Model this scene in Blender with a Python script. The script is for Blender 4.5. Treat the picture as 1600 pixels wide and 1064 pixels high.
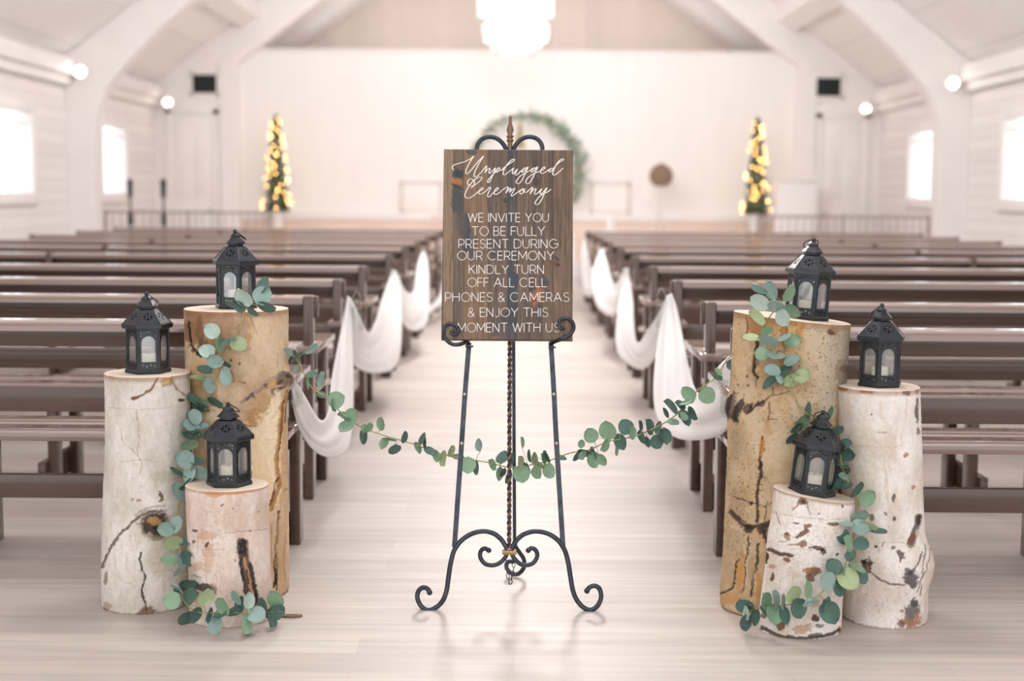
import bpy, bmesh, math, random
import numpy as np
from mathutils import Vector, Matrix
from mathutils.geometry import tessellate_polygon

for o in list(bpy.data.objects):
    bpy.data.objects.remove(o)
SC = bpy.context.scene
COL = SC.collection
random.seed(7)
PI = math.pi
R_ = math.radians

# ------------------------------------------------------------------ camera
FPX = 2222.222            # 50 mm lens on 36 mm sensor, image 1600 x 1064
CH = 1.31
YAW, PITCH, ROLL = math.atan(6 / FPX), math.atan(229 / FPX), R_(0.4)
CROT = Matrix.Rotation(YAW, 3, 'Z') @ Matrix.Rotation(PI / 2 - PITCH, 3, 'X') @ Matrix.Rotation(ROLL, 3, 'Z')
CPOS = Vector((0, 0, CH))
cd = bpy.data.cameras.new('camera')
cam = bpy.data.objects.new('camera', cd)
COL.objects.link(cam)
cam.matrix_world = Matrix.Translation(CPOS) @ CROT.to_4x4()
cd.lens = 50
cd.sensor_width = 36
cd.sensor_fit = 'HORIZONTAL'
cd.clip_start = 0.05
cd.dof.use_dof = True
cd.dof.focus_distance = 4.48
cd.dof.aperture_fstop = 1.8
SC.camera = cam

# ------------------------------------------------------------------ world, lights, exposure
W = bpy.data.worlds.new('daylight')
SC.world = W
W.use_nodes = True
W.node_tree.nodes['Background'].inputs[0].default_value = (0.955, 0.98, 1.0, 1)
W.node_tree.nodes['Background'].inputs[1].default_value = 1.85

def light(name, kind, loc, power, color=(1, 1, 1), size=.3, rot=None, **kw):
    d = bpy.data.lights.new(name, kind)
    d.energy = power
    d.color = color
    if kind == 'AREA':
        d.size = size
        if 'sy' in kw:
            d.shape = 'RECTANGLE'
            d.size_y = kw['sy']
    else:
        d.shadow_soft_size = size
    if kind == 'SPOT':
        d.spot_size = kw.get('angle', 1.2)
        d.spot_blend = .8
    o = bpy.data.objects.new(name, d)
    o.location = loc
    if rot:
        o.rotation_euler = rot
    COL.objects.link(o)
    return o

WARM = (1.0, .988, .976)
# the chandelier hanging in view and two unseen fill lights added down the nave
CHAND = (0.0, 19.2, 3.72)
light('chandelier_and_fill', 'POINT', (0, 19.2, 3.6), 190, WARM, .45)
light('chandelier_and_fill', 'POINT', (0, 12.0, 3.9), 500, WARM, .45)
light('chandelier_and_fill', 'POINT', (0, 5.2, 4.4), 170, WARM, .45)
# daylight entering the side windows
WIN_Y = [2.4, 6.1, 9.8, 13.5, 16.35, 20.4]
for wy in WIN_Y:
    for s in (-1, 1):
        # portals: they only steer sampling towards the daylight outside the panes
        o_ = light('window_portal', 'AREA', (s * 5.93, wy, 1.75), 1, (1, 1, 1), 1.1, (0, s * PI / 2, 0), sy=1.3)
        o_.data.cycles.is_portal = True
# unseen fill light added behind the altar wall to brighten the gable
light('gable_fill', 'AREA', (0, 24.1, 3.3), 34, (1, .95, .9), 6.0, (PI, 0, 0), sy=.5)
# added spots with no visible fixture, brightening the altar wall
for s in (-1, 1):
    lo = light('altar_wall_fill', 'SPOT', (s * 2.2, 18.6, 5.2), 120, WARM, .25, None, angle=1.5)
    d = Vector((s * 1.9, 23.0, 2.2)) - lo.location
    lo.rotation_euler = d.to_track_quat('-Z', 'Y').to_euler()

SC.view_settings.view_transform = 'Standard'
SC.view_settings.look = 'None'
SC.view_settings.gamma = 1
SC.view_settings.exposure = 0.10
SC.view_settings.use_curve_mapping = False
SC.cycles.use_denoising = True
SC.cycles.max_bounces = 10
SC.cycles.diffuse_bounces = 6
SC.cycles.transparent_max_bounces = 16
SC.cycles.caustics_reflective = False
SC.cycles.caustics_refractive = False
SC.cycles.sample_clamp_indirect = 8

# ------------------------------------------------------------------ picture-to-place helpers
def ray(px, py):
    return CROT @ Vector(((px - 800) / FPX, (532 - py) / FPX, -1))

def at_y(px, py, y):
    d = ray(px, py)
    return CPOS + d * (y / d.y)

def at_z(px, py, z=0.0):
    d = ray(px, py)
    return CPOS + d * ((z - CH) / d.z)

def project(P):
    """numpy (n,3) -> (n,2) picture coordinates"""
    M = np.array(CROT).T
    q = (P - np.array(CPOS)) @ M.T
    return np.stack([800 + FPX * q[:, 0] / -q[:, 2], 532 - FPX * q[:, 1] / -q[:, 2]], 1)

def lin(c):
    c = c / 255
    return c / 12.92 if c <= .04045 else ((c + .055) / 1.055) ** 2.4

def rgb(r, g, b):
    return (lin(r), lin(g), lin(b), 1)

# ------------------------------------------------------------------ numpy value noise
def _hash(ix, iy, iz, seed):
    h = (ix * 374761393 + iy * 668265263 + iz * 2147483647 + seed * 1274126177).astype(np.int64) & 0xffffffff
    h = ((h ^ (h >> 13)) * 1274126177) & 0xffffffff
    h = (h ^ (h >> 16)) & 0xffffff
    return h / float(0xffffff)

def vnoise(P, seed=0):
    P = np.asarray(P, float)
    i = np.floor(P).astype(np.int64)
    f = P - i
    f = f * f * (3 - 2 * f)
    out = 0
    for dx in (0, 1):
        for dy in (0, 1):
            for dz in (0, 1):
                w = (f[:, 0] if dx else 1 - f[:, 0]) * (f[:, 1] if dy else 1 - f[:, 1]) * (f[:, 2] if dz else 1 - f[:, 2])
                out = out + w * _hash(i[:, 0] + dx, i[:, 1] + dy, i[:, 2] + dz, seed)
    return out

def fbm(P, seed=0, oct=4):
    a, s, t = .5, 0, 0
    P = np.asarray(P, float)
    for k in range(oct):
        s = s + a * vnoise(P * 2 ** k, seed + k)
        t += a
        a *= .5
    return s / t

def sstep(a, b, x):
    t = np.clip((x - a) / (b - a + 1e-9), 0, 1)
    return t * t * (3 - 2 * t)

# ------------------------------------------------------------------ materials
def material(name):
    m = bpy.data.materials.new(name)
    m.use_nodes = True
    nt = m.node_tree
    return m, nt, nt.nodes['Principled BSDF'], nt.links

def mat(name, col, rough=.6, metal=0, spec=.5, noise=0, nscale=(20, 20, 20), bump=0, bscale=60, emit=None, estr=0, sheen=0, trans=0, ior=1.45):
    m, nt, b, L = material(name)
    b.inputs['Base Color'].default_value = col
    b.inputs['Roughness'].default_value = rough
    b.inputs['Metallic'].default_value = metal
    b.inputs['Specular IOR Level'].default_value = spec
    b.inputs['Transmission Weight'].default_value = trans
    b.inputs['IOR'].default_value = ior
    if sheen:
        b.inputs['Sheen Weight'].default_value = sheen
    if emit:
        b.inputs['Emission Color'].default_value = emit
        b.inputs['Emission Strength'].default_value = estr
    if noise or bump:
        tc = nt.nodes.new('ShaderNodeTexCoord')
        mp = nt.nodes.new('ShaderNodeMapping')
        mp.inputs['Scale'].default_value = nscale
        L.new(tc.outputs['Object'], mp.inputs[0])
        n = nt.nodes.new('ShaderNodeTexNoise')
        n.inputs['Scale'].default_value = 1
        n.inputs['Detail'].default_value = 5
        L.new(mp.outputs[0], n.inputs[0])
        if noise:
            r = nt.nodes.new('ShaderNodeValToRGB')
            r.color_ramp.elements[0].position = .3
            r.color_ramp.elements[1].position = .7
            r.color_ramp.elements[0].color = tuple(c * (1 - noise) for c in col[:3]) + (1,)
            r.color_ramp.elements[1].color = tuple(min(1, c * (1 + noise)) for c in col[:3]) + (1,)
            L.new(n.outputs[0], r.inputs[0])
            L.new(r.outputs[0], b.inputs['Base Color'])
        if bump:
            n2 = nt.nodes.new('ShaderNodeTexNoise')
            n2.inputs['Scale'].default_value = bscale
            n2.inputs['Detail'].default_value = 4
            L.new(tc.outputs['Object'], n2.inputs[0])
            bp = nt.nodes.new('ShaderNodeBump')
            bp.inputs['Strength'].default_value = bump
            bp.inputs['Distance'].default_value = .01
            L.new(n2.outputs[0], bp.inputs['Height'])
            L.new(bp.outputs[0], b.inputs['Normal'])
    return m

def mat_painted(name, rough=.8, bump=.4, bscale=(60, 60, 60), spec=.3, var=.12):
    """colour comes from the pigment attribute of the mesh, broken up by fine noise"""
    m, nt, b, L = material(name)
    at = nt.nodes.new('ShaderNodeAttribute')
    at.attribute_name = 'pigment'
    tc = nt.nodes.new('ShaderNodeTexCoord')
    mp = nt.nodes.new('ShaderNodeMapping')
    mp.inputs['Scale'].default_value = bscale
    L.new(tc.outputs['Object'], mp.inputs[0])
    n = nt.nodes.new('ShaderNodeTexNoise')
    n.inputs['Scale'].default_value = 1
    n.inputs['Detail'].default_value = 6
    n.inputs['Roughness'].default_value = .65
    L.new(mp.outputs[0], n.inputs[0])
    r = nt.nodes.new('ShaderNodeMapRange')
    r.inputs[1].default_value, r.inputs[2].default_value = .3, .7
    r.inputs[3].default_value, r.inputs[4].default_value = 1 - var, 1 + var
    L.new(n.outputs[0], r.inputs[0])
    mx = nt.nodes.new('ShaderNodeVectorMath')
    mx.operation = 'SCALE'
    L.new(at.outputs['Color'], mx.inputs[0])
    L.new(r.outputs[0], mx.inputs['Scale'])
    L.new(mx.outputs[0], b.inputs['Base Color'])
    b.inputs['Roughness'].default_value = rough
    b.inputs['Specular IOR Level'].default_value = spec
    bp = nt.nodes.new('ShaderNodeBump')
    bp.inputs['Strength'].default_value = bump
    bp.inputs['Distance'].default_value = .004
    L.new(n.outputs[0], bp.inputs['Height'])
    L.new(bp.outputs[0], b.inputs['Normal'])
    return m

def mat_boards(name, col, axis, step, groove=.06, dark=.72, rough=.55, along=(1, 1, 1)):
    """painted boards: a thin groove every `step` metres along one object axis"""
    m, nt, b, L = material(name)
    tc = nt.nodes.new('ShaderNodeTexCoord')
    sx = nt.nodes.new('ShaderNodeSeparateXYZ')
    L.new(tc.outputs['Object'], sx.inputs[0])
    mu = nt.nodes.new('ShaderNodeMath'); mu.operation = 'MULTIPLY'; mu.inputs[1].default_value = 1 / step
    L.new(sx.outputs[axis], mu.inputs[0])
    fr = nt.nodes.new('ShaderNodeMath'); fr.operation = 'FRACT'
    L.new(mu.outputs[0], fr.inputs[0])
    lt = nt.nodes.new('ShaderNodeMath'); lt.operation = 'LESS_THAN'; lt.inputs[1].default_value = groove
    L.new(fr.outputs[0], lt.inputs[0])
    fl = nt.nodes.new('ShaderNodeMath'); fl.operation = 'FLOOR'
    L.new(mu.outputs[0], fl.inputs[0])
    wn = nt.nodes.new('ShaderNodeTexWhiteNoise'); wn.noise_dimensions = '1D'
    L.new(fl.outputs[0], wn.inputs['W'])
    mp = nt.nodes.new('ShaderNodeMapping'); mp.inputs['Scale'].default_value = along
    L.new(tc.outputs['Object'], mp.inputs[0])
    n = nt.nodes.new('ShaderNodeTexNoise'); n.inputs['Scale'].default_value = 6; n.inputs['Detail'].default_value = 5
    L.new(mp.outputs[0], n.inputs[0])
    ad = nt.nodes.new('ShaderNodeMath'); ad.operation = 'ADD'
    L.new(wn.outputs[0], ad.inputs[0]); L.new(n.outputs[0], ad.inputs[1])
    mr = nt.nodes.new('ShaderNodeMapRange')
    mr.inputs[1].default_value, mr.inputs[2].default_value = .3, 1.5
    mr.inputs[3].default_value, mr.inputs[4].default_value = .92, 1.03
    L.new(ad.outputs[0], mr.inputs[0])
    mg = nt.nodes.new('ShaderNodeMapRange')
    mg.inputs[3].default_value, mg.inputs[4].default_value = 1, dark
    L.new(lt.outputs[0], mg.inputs[0])
    m2 = nt.nodes.new('ShaderNodeMath'); m2.operation = 'MULTIPLY'
    L.new(mr.outputs[0], m2.inputs[0]); L.new(mg.outputs[0], m2.inputs[1])
    vm = nt.nodes.new('ShaderNodeVectorMath'); vm.operation = 'SCALE'
    vm.inputs[0].default_value = col[:3]
    L.new(m2.outputs[0], vm.inputs['Scale'])
    L.new(vm.outputs[0], b.inputs['Base Color'])
    b.inputs['Roughness'].default_value = rough
    return m

def mat_floor():
    m, nt, b, L = material('washed_plank_floor')
    tc = nt.nodes.new('ShaderNodeTexCoord')
    br = nt.nodes.new('ShaderNodeTexBrick')
    br.offset = .37
    br.inputs['Scale'].default_value = 1
    br.inputs['Brick Width'].default_value = 1.22
    br.inputs['Row Height'].default_value = .152
    br.inputs['Mortar Size'].default_value = .0010
    br.inputs['Mortar Smooth'].default_value = .4
    br.inputs['Bias'].default_value = 0
    br.inputs['Color1'].default_value = rgb(189, 178, 171)
    br.inputs['Color2'].default_value = rgb(203, 193, 186)
    br.inputs['Mortar'].default_value = rgb(186, 172, 164)
    L.new(tc.outputs['Object'], br.inputs[0])
    mp = nt.nodes.new('ShaderNodeMapping')
    mp.inputs['Scale'].default_value = (.55, 11, 1)
    L.new(tc.outputs['Object'], mp.inputs[0])
    n = nt.nodes.new('ShaderNodeTexNoise')
    n.inputs['Scale'].default_value = 2.2
    n.inputs['Detail'].default_value = 7
    n.inputs['Roughness'].default_value = .6
    L.new(mp.outputs[0], n.inputs[0])
    mr = nt.nodes.new('ShaderNodeMapRange')
    mr.inputs[1].default_value, mr.inputs[2].default_value = .3, .7
    mr.inputs[3].default_value, mr.inputs[4].default_value = .82, 1.12
    L.new(n.outputs[0], mr.inputs[0])
    vm = nt.nodes.new('ShaderNodeVectorMath'); vm.operation = 'SCALE'
    L.new(br.outputs[0], vm.inputs[0]); L.new(mr.outputs[0], vm.inputs['Scale'])
    L.new(vm.outputs[0], b.inputs['Base Color'])
    b.inputs['Roughness'].default_value = .46
    b.inputs['Specular IOR Level'].default_value = .5
    bp = nt.nodes.new('ShaderNodeBump')
    bp.inputs['Strength'].default_value = .12
    bp.inputs['Distance'].default_value = .003
    L.new(n.outputs[0], bp.inputs['Height'])
    L.new(bp.outputs[0], b.inputs['Normal'])
    return m

def mat_glass(name, tint=(1, 1, 1, 1), refl=.5):
    m, nt, b, L = material(name)
    nt.nodes.remove(b)
    tr = nt.nodes.new('ShaderNodeBsdfTransparent'); tr.inputs[0].default_value = tint
    gl = nt.nodes.new('ShaderNodeBsdfGlossy'); gl.inputs['Roughness'].default_value = .08
    fr = nt.nodes.new('ShaderNodeLayerWeight'); fr.inputs[0].default_value = .5
    pw = nt.nodes.new('ShaderNodeMath'); pw.operation = 'POWER'; pw.inputs[1].default_value = 5
    m3 = nt.nodes.new('ShaderNodeMath'); m3.operation = 'MULTIPLY'; m3.inputs[1].default_value = .6 * refl
    mu = nt.nodes.new('ShaderNodeMath'); mu.operation = 'ADD'; mu.inputs[1].default_value = refl * .12
    mx = nt.nodes.new('ShaderNodeMixShader')
    L.new(fr.outputs['Facing'], pw.inputs[0]); L.new(pw.outputs[0], m3.inputs[0]); L.new(m3.outputs[0], mu.inputs[0]); L.new(mu.outputs[0], mx.inputs[0])
    L.new(tr.outputs[0], mx.inputs[1]); L.new(gl.outputs[0], mx.inputs[2])
    L.new(mx.outputs[0], nt.nodes['Material Output'].inputs[0])
    return m

def mat_hazy(name):
    m, nt, b, L = material(name)
    nt.nodes.remove(b)
    tr = nt.nodes.new('ShaderNodeBsdfTransparent'); tr.inputs[0].default_value = (.96, .97, .97, 1)
    df = nt.nodes.new('ShaderNodeBsdfDiffuse'); df.inputs[0].default_value = (.9, .9, .92, 1)
    gl = nt.nodes.new('ShaderNodeBsdfGlossy'); gl.inputs['Roughness'].default_value = .12
    m1 = nt.nodes.new('ShaderNodeMixShader'); m1.inputs[0].default_value = .08
    m2 = nt.nodes.new('ShaderNodeMixShader'); m2.inputs[0].default_value = .12
    L.new(tr.outputs[0], m1.inputs[1]); L.new(df.outputs[0], m1.inputs[2])
    L.new(m1.outputs[0], m2.inputs[1]); L.new(gl.outputs[0], m2.inputs[2])
    L.new(m2.outputs[0], nt.nodes['Material Output'].inputs[0])
    return m

def mat_cloth(name, col):
    m, nt, b, L = material(name)
    b.inputs['Base Color'].default_value = col
    b.inputs['Roughness'].default_value = .85
    b.inputs['Specular IOR Level'].default_value = .2
    tl = nt.nodes.new('ShaderNodeBsdfTranslucent'); tl.inputs[0].default_value = col
    mx = nt.nodes.new('ShaderNodeMixShader'); mx.inputs[0].default_value = .45
    L.new(b.outputs[0], mx.inputs[1]); L.new(tl.outputs[0], mx.inputs[2])
    L.new(mx.outputs[0], nt.nodes['Material Output'].inputs[0])
    return m

def mat_rings(name, c1, c2, scale=55):
    m, nt, b, L = material(name)
    tc = nt.nodes.new('ShaderNodeTexCoord')
    w = nt.nodes.new('ShaderNodeTexWave')
    w.wave_type = 'RINGS'; w.rings_direction = 'Z'
    w.inputs['Scale'].default_value = scale
    w.inputs['Distortion'].default_value = 3
    w.inputs['Detail'].default_value = 3
    L.new(tc.outputs['Object'], w.inputs[0])
    r = nt.nodes.new('ShaderNodeValToRGB')
    r.color_ramp.elements[0].color = c1
    r.color_ramp.elements[1].color = c2
    L.new(w.outputs[0], r.inputs[0])
    L.new(r.outputs[0], b.inputs['Base Color'])
    b.inputs['Roughness'].default_value = .85
    return m

M = {}
M['floor'] = mat_floor()
M['shiplap'] = mat_boards('white_shiplap', rgb(241, 236, 235), 2, .145, .07, .78)
M['ceilboard'] = mat_boards('white_ceiling_board', rgb(243, 239, 238), 0, .62, .02, .8)
M['white'] = mat('white_paint', rgb(244, 240, 239), .5, noise=.02, nscale=(3, 3, 3))
M['white_wall'] = mat('altar_wall_white', rgb(246, 243, 241), .6, noise=.015, nscale=(6, 6, 1))
M['gable'] = mat_boards('gable_panelling', rgb(226, 212, 204), 0, .3, .02, .9)  # warm tint of the lighting put into the board colour
M['tan_trim'] = mat('tan_wood_trim', rgb(232, 213, 201), .5, noise=.08, nscale=(2, 20, 30))
M['glass'] = mat_glass('clear_glass', (.97, .985, .98, 1), .5)
M['lantern_glass'] = mat_hazy('hazy_lantern_glass')
M['frame_grey'] = mat('panel_frame_grey', rgb(226, 216, 211), .5)
M['window_glass'] = mat_glass('window_glass', (1, 1, 1, 1), .2)
M['pew_polish_toplit'] = mat('polished_toplit_pew', rgb(138, 117, 109), .09, spec=1.0, noise=.12, nscale=(1.5, 25, 25))  # glossy pew paint, lightened to imitate overhead light on up-facing parts
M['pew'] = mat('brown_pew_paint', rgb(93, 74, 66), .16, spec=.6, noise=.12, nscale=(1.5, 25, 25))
M['cloth'] = mat_cloth('white_swag_cloth', rgb(253, 252, 252))
M['iron'] = mat('blackened_iron', rgb(66, 70, 76), .38, metal=.75, noise=.35, nscale=(40, 40, 40), bump=.15, bscale=200)
M['copper'] = mat('aged_copper', rgb(132, 104, 88), .35, metal=.7, noise=.2, nscale=(60, 60, 60))
M['brass_band'] = mat('dull_brass', rgb(170, 140, 104), .4, metal=.6, noise=.2, nscale=(80, 80, 80))
M['steel'] = mat('bright_screw_steel', rgb(200, 196, 190), .3, metal=.9)
M['letter'] = mat('white_sign_paint', rgb(246, 240, 236), .6)
M['sign'] = mat_painted('stained_pine', .55, .25, (90, 90, 6), .4, .16)
M['bark'] = mat_painted('log_bark', .85, .6, (110, 110, 60), .25, .10)
M['rings'] = mat_rings('sawn_log_end', rgb(216, 198, 178), rgb(236, 222, 206))
M['lantern'] = mat('black_lantern_metal', rgb(36, 42, 48), .3, metal=.35, spec=.9, noise=.3, nscale=(50, 50, 50), bump=.1, bscale=150)
M['candle'] = mat('ivory_wax', rgb(250, 240, 218), .5, emit=rgb(250, 232, 200), estr=.12)
M['wick'] = mat('candle_wick', rgb(60, 50, 44), .8)
M['stem'] = mat('olive_stem', rgb(168, 158, 104), .6, noise=.2, nscale=(30, 30, 30))
M['leaf'] = mat_painted('eucalyptus_leaf', .55, .12, (120, 120, 120), .4, .10)
M['needle'] = mat('conifer_green', rgb(74, 98, 46), .7, noise=.3, nscale=(20, 20, 20))
M['wreathleaf'] = mat('wreath_green', rgb(138, 158, 140), .7, noise=.3, nscale=(12, 12, 12))
M['fairy'] = mat('fairy_bulb', rgb(255, 200, 110), .4, emit=(1, .55, .16, 1), estr=26)
M['lampglow'] = mat('lamp_glow', rgb(255, 246, 230), .4, emit=(1, .93, .82, 1), estr=5)
M['bulb'] = mat('chandelier_bulb', rgb(255, 246, 230), .4, emit=(1, .96, .91, 1), estr=26)
M['crystal'] = mat('crystal_bead', rgb(252, 248, 246), .1, spec=.8, trans=.45, ior=1.5)
M['grille'] = mat('dark_grille', rgb(34, 44, 44), .6, noise=.4, nscale=(60, 60, 60))
M['black'] = mat('matte_black', rgb(30, 44, 44), .5)
M['rattan'] = mat('woven_brown_disc', rgb(140, 116, 98), .7, noise=.25, nscale=(30, 30, 30))
M['greyrail'] = mat('pale_grey_iron', rgb(168, 158, 156), .5)
M['chip'] = mat('bark_chip_brown', rgb(120, 96, 80), .8, noise=.3, nscale=(60, 60, 60))
M['petal'] = mat('gold_green_leaf', rgb(170, 160, 96), .6, noise=.3, nscale=(20, 20, 20))

# ------------------------------------------------------------------ scene-graph helpers
def link(name, me, m=None, parent=None, smooth=None):
    o = bpy.data.objects.new(name, me)
    COL.objects.link(o)
    if m is not None:
        me.materials.append(m)
    if parent is not None:
        o.parent = parent
    if smooth is not None:
        me.polygons.foreach_set('use_smooth', [True] * len(me.polygons))
        me.set_sharp_from_angle(angle=R_(smooth))
    return o

def tag(o, label, cat, group=None, kind=None):
    o['label'] = label
    o['category'] = cat
    if group:
        o['group'] = group
    if kind:
        o['kind'] = kind
    return o

def thing(name, loc, label, cat, group=None, rz=0):
    o = bpy.data.objects.new(name, None)
    o.empty_display_size = .1
    COL.objects.link(o)
    o.location = loc
    o.rotation_euler = (0, 0, rz)
    return tag(o, label, cat, group)

KIDS = {}
def kids(o):
    return [c for c in SC.objects if c.parent == o]

def copy_tree(o, parent=None):
    c = o.copy()
    COL.objects.link(c)
    if parent is not None:
        c.parent = parent
    for ch in kids(o):
        copy_tree(ch, c)
    return c

def catmull(pts, n=8, closed=False):
    P = [Vector(p) for p in pts]
    out = []
    m = len(P)
    rng = range(m if closed else m - 1)
    for i in rng:
        p1, p2 = P[i % m], P[(i + 1) % m]
        p0 = P[(i - 1) % m] if (closed or i > 0) else p1 * 2 - p2
        p3 = P[(i + 2) % m] if (closed or i < m - 2) else p2 * 2 - p1
        for k in range(n):
            t = k / n
            out.append(.5 * ((2 * p1) + (p2 - p0) * t + (2 * p0 - 5 * p1 + 4 * p2 - p3) * t * t + (3 * p1 - p0 - 3 * p2 + p3) * t ** 3))
    if not closed:
        out.append(P[-1].copy())
    return out

class MB:
    """collects shapes into one mesh"""
    def __init__(s):
        s.v, s.f = [], []

    def add(s, vs, fs):
        b = len(s.v)
        s.v.extend([tuple(v) for v in vs])
        s.f.extend([tuple(i + b for i in f) for f in fs])
        return s

    def box(s, lo, hi, bev=0, mtx=None):
        lo, hi = Vector(lo), Vector(hi)
        bm = bmesh.new()
        bmesh.ops.create_cube(bm, size=1)
        for v in bm.verts:
            v.co = Vector(((v.co.x + .5) * (hi.x - lo.x) + lo.x, (v.co.y + .5) * (hi.y - lo.y) + lo.y, (v.co.z + .5) * (hi.z - lo.z) + lo.z))
        if bev:
            bmesh.ops.bevel(bm, geom=bm.edges[:], offset=bev, segments=2, profile=.5, affect='EDGES')
        bm.verts.index_update()
        vs = [(mtx @ v.co) if mtx is not None else v.co.copy() for v in bm.verts]
        s.add(vs, [[v.index for v in f.verts] for f in bm.faces])
        bm.free()
        return s

    def tube(s, pts, rad, n=8, closed=False, flat=None, cap=True):
        """round (or flattened) bar along pts; rad number or list; flat=(normal, w, h) gives a flat bar"""
        P = [Vector(p) for p in pts]
        m = len(P)
        rings = []
        up = None
        for i in range(m):
            if closed:
                t = P[(i + 1) % m] - P[(i - 1) % m]
            else:
                t = P[min(i + 1, m - 1)] - P[max(i - 1, 0)]
            if t.length < 1e-9:
                t = Vector((0, 0, 1))
            t.normalize()
            if flat:
                nn = Vector(flat[0])
                a = t.cross(nn).normalized()
                b2 = a.cross(t).normalized()
            else:
                if up is None:
                    up = Vector((0, 0, 1)) if abs(t.z) < .9 else Vector((1, 0, 0))
                a = t.cross(up)
                if a.length < 1e-5:
                    a = t.orthogonal()
                a.normalize()
                b2 = a.cross(t).normalized()
                up = b2
            r = rad[i] if isinstance(rad, (list, tuple)) else rad
            ring = []
            for k in range(n):
                an = 2 * PI * k / n
                ca, sa = math.cos(an), math.sin(an)
                if flat:
                    ca = math.copysign(min(1, abs(ca) * 1.25), ca)
                    sa = math.copysign(min(1, abs(sa) * 1.25), sa)
                    ring.append(P[i] + a * ca * flat[1] + b2 * sa * flat[2])
                else:
                    ring.append(P[i] + a * ca * r + b2 * sa * r)
            rings.append(ring)
        vs = [v for r in rings for v in r]
        fs = []
        for i in range(m if closed else m - 1):
            j = (i + 1) % m
            for k in range(n):
                fs.append((i * n + k, i * n + (k + 1) % n, j * n + (k + 1) % n, j * n + k))
        if cap and not closed:
            fs.append(tuple(range(n))[::-1])
            fs.append(tuple((m - 1) * n + k for k in range(n)))
        return s.add(vs, fs)

    def lathe(s, prof, n=24, mtx=None, cap=True, phase=0):
        vs = []
        for r, z in prof:
            for k in range(n):
                a = 2 * PI * k / n + phase
                v = Vector((r * math.sin(a), -r * math.cos(a), z))
                vs.append(mtx @ v if mtx is not None else v)
        fs = []
        for i in range(len(prof) - 1):
            for k in range(n):
                fs.append((i * n + k, i * n + (k + 1) % n, (i + 1) * n + (k + 1) % n, (i + 1) * n + k))
        if cap:
            fs.append(tuple(range(n))[::-1])
            fs.append(tuple((len(prof) - 1) * n + k for k in range(n)))
        return s.add(vs, fs)

    def ball(s, c, r, n=10, sq=(1, 1, 1)):
        prof = []
        vs, fs = [], []
        m = n // 2 + 1
        for i in range(m + 1):
            th = PI * i / m
            for k in range(n):
                a = 2 * PI * k / n
                vs.append(Vector(c) + Vector((r * sq[0] * math.sin(th) * math.cos(a), r * sq[1] * math.sin(th) * math.sin(a), r * sq[2] * math.cos(th))))
        for i in range(m):
            for k in range(n):
                fs.append((i * n + k, (i + 1) * n + k, (i + 1) * n + (k + 1) % n, i * n + (k + 1) % n))
        return s.add(vs, fs)

    def prism(s, poly, axis, a, b):
        """closed polygon of 2-D points extruded along axis from a to b"""
        def P(u, w, t):
            return {'x': (t, u, w), 'y': (u, t, w), 'z': (u, w, t)}[axis]
        n = len(poly)
        vs = [P(u, w, a) for u, w in poly] + [P(u, w, b) for u, w in poly]
        fs = [(k, (k + 1) % n, n + (k + 1) % n, n + k) for k in range(n)]
        tri = tessellate_polygon([[Vector((u, w, 0)) for u, w in poly]])
        for t in tri:
            fs.append(tuple(t))
            fs.append(tuple(n + i for i in t[::-1]))
        return s.add(vs, fs)

    def build(s, name, m, parent=None, smooth=35, origin=None, attr=None, local=False):
        o3 = Vector(origin) if origin is not None else None
        if o3 is None and parent is not None and not local:
            o3 = None
        me = bpy.data.meshes.new(name)
        vs = s.v if o3 is None else [tuple(Vector(v) - o3) for v in s.v]
        me.from_pydata(vs, [], s.f)
        bm = bmesh.new()
        bm.from_mesh(me)
        bmesh.ops.recalc_face_normals(bm, faces=bm.faces[:])
        bm.to_mesh(me)
        bm.free()
        o = link(name, me, m, parent, smooth)
        if attr is not None:
            a = me.color_attributes.new('pigment', 'FLOAT_COLOR', 'POINT')
            a.data.foreach_set('color', np.asarray(attr, np.float32).ravel())
        return o

def structure(name, mb, m, smooth=35, parent=None):
    o = mb.build(name, m, parent, smooth)
    o['kind'] = 'structure'
    return o

def curve2d_mesh(loops, extrude, mtx):
    """flat sheet with holes: first loop is the outline, the rest are holes"""
    cu = bpy.data.curves.new('tmp', 'CURVE')
    cu.dimensions = '2D'
    cu.fill_mode = 'BOTH'
    cu.extrude = extrude
    for lp in loops:
        sp = cu.splines.new('POLY')
        sp.points.add(len(lp) - 1)
        for p, (x, y) in zip(sp.points, lp):
            p.co = (x, y, 0, 1)
        sp.use_cyclic_u = True
    ob = bpy.data.objects.new('tmp', cu)
    COL.objects.link(ob)
    dg = bpy.context.evaluated_depsgraph_get()
    me = bpy.data.meshes.new_from_object(ob.evaluated_get(dg))
    vs = [mtx @ v.co for v in me.vertices]
    fs = [list(p.vertices) for p in me.polygons]
    bpy.data.objects.remove(ob)
    bpy.data.curves.remove(cu)
    bpy.data.meshes.remove(me)
    return vs, fs

# ================================================================== THE SETTING
HW = 5.75            # half width of the nave
WZ = 3.0             # height where roof meets side wall
SL = .765            # roof slope
YB, YC = -3.0, 22.8  # open end behind the camera, chancel wall
RZ = WZ + HW * SL

structure('floor', MB().box((-HW - .3, YB, -.12), (HW + .3, 26.2, 0)), M['floor'])

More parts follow.
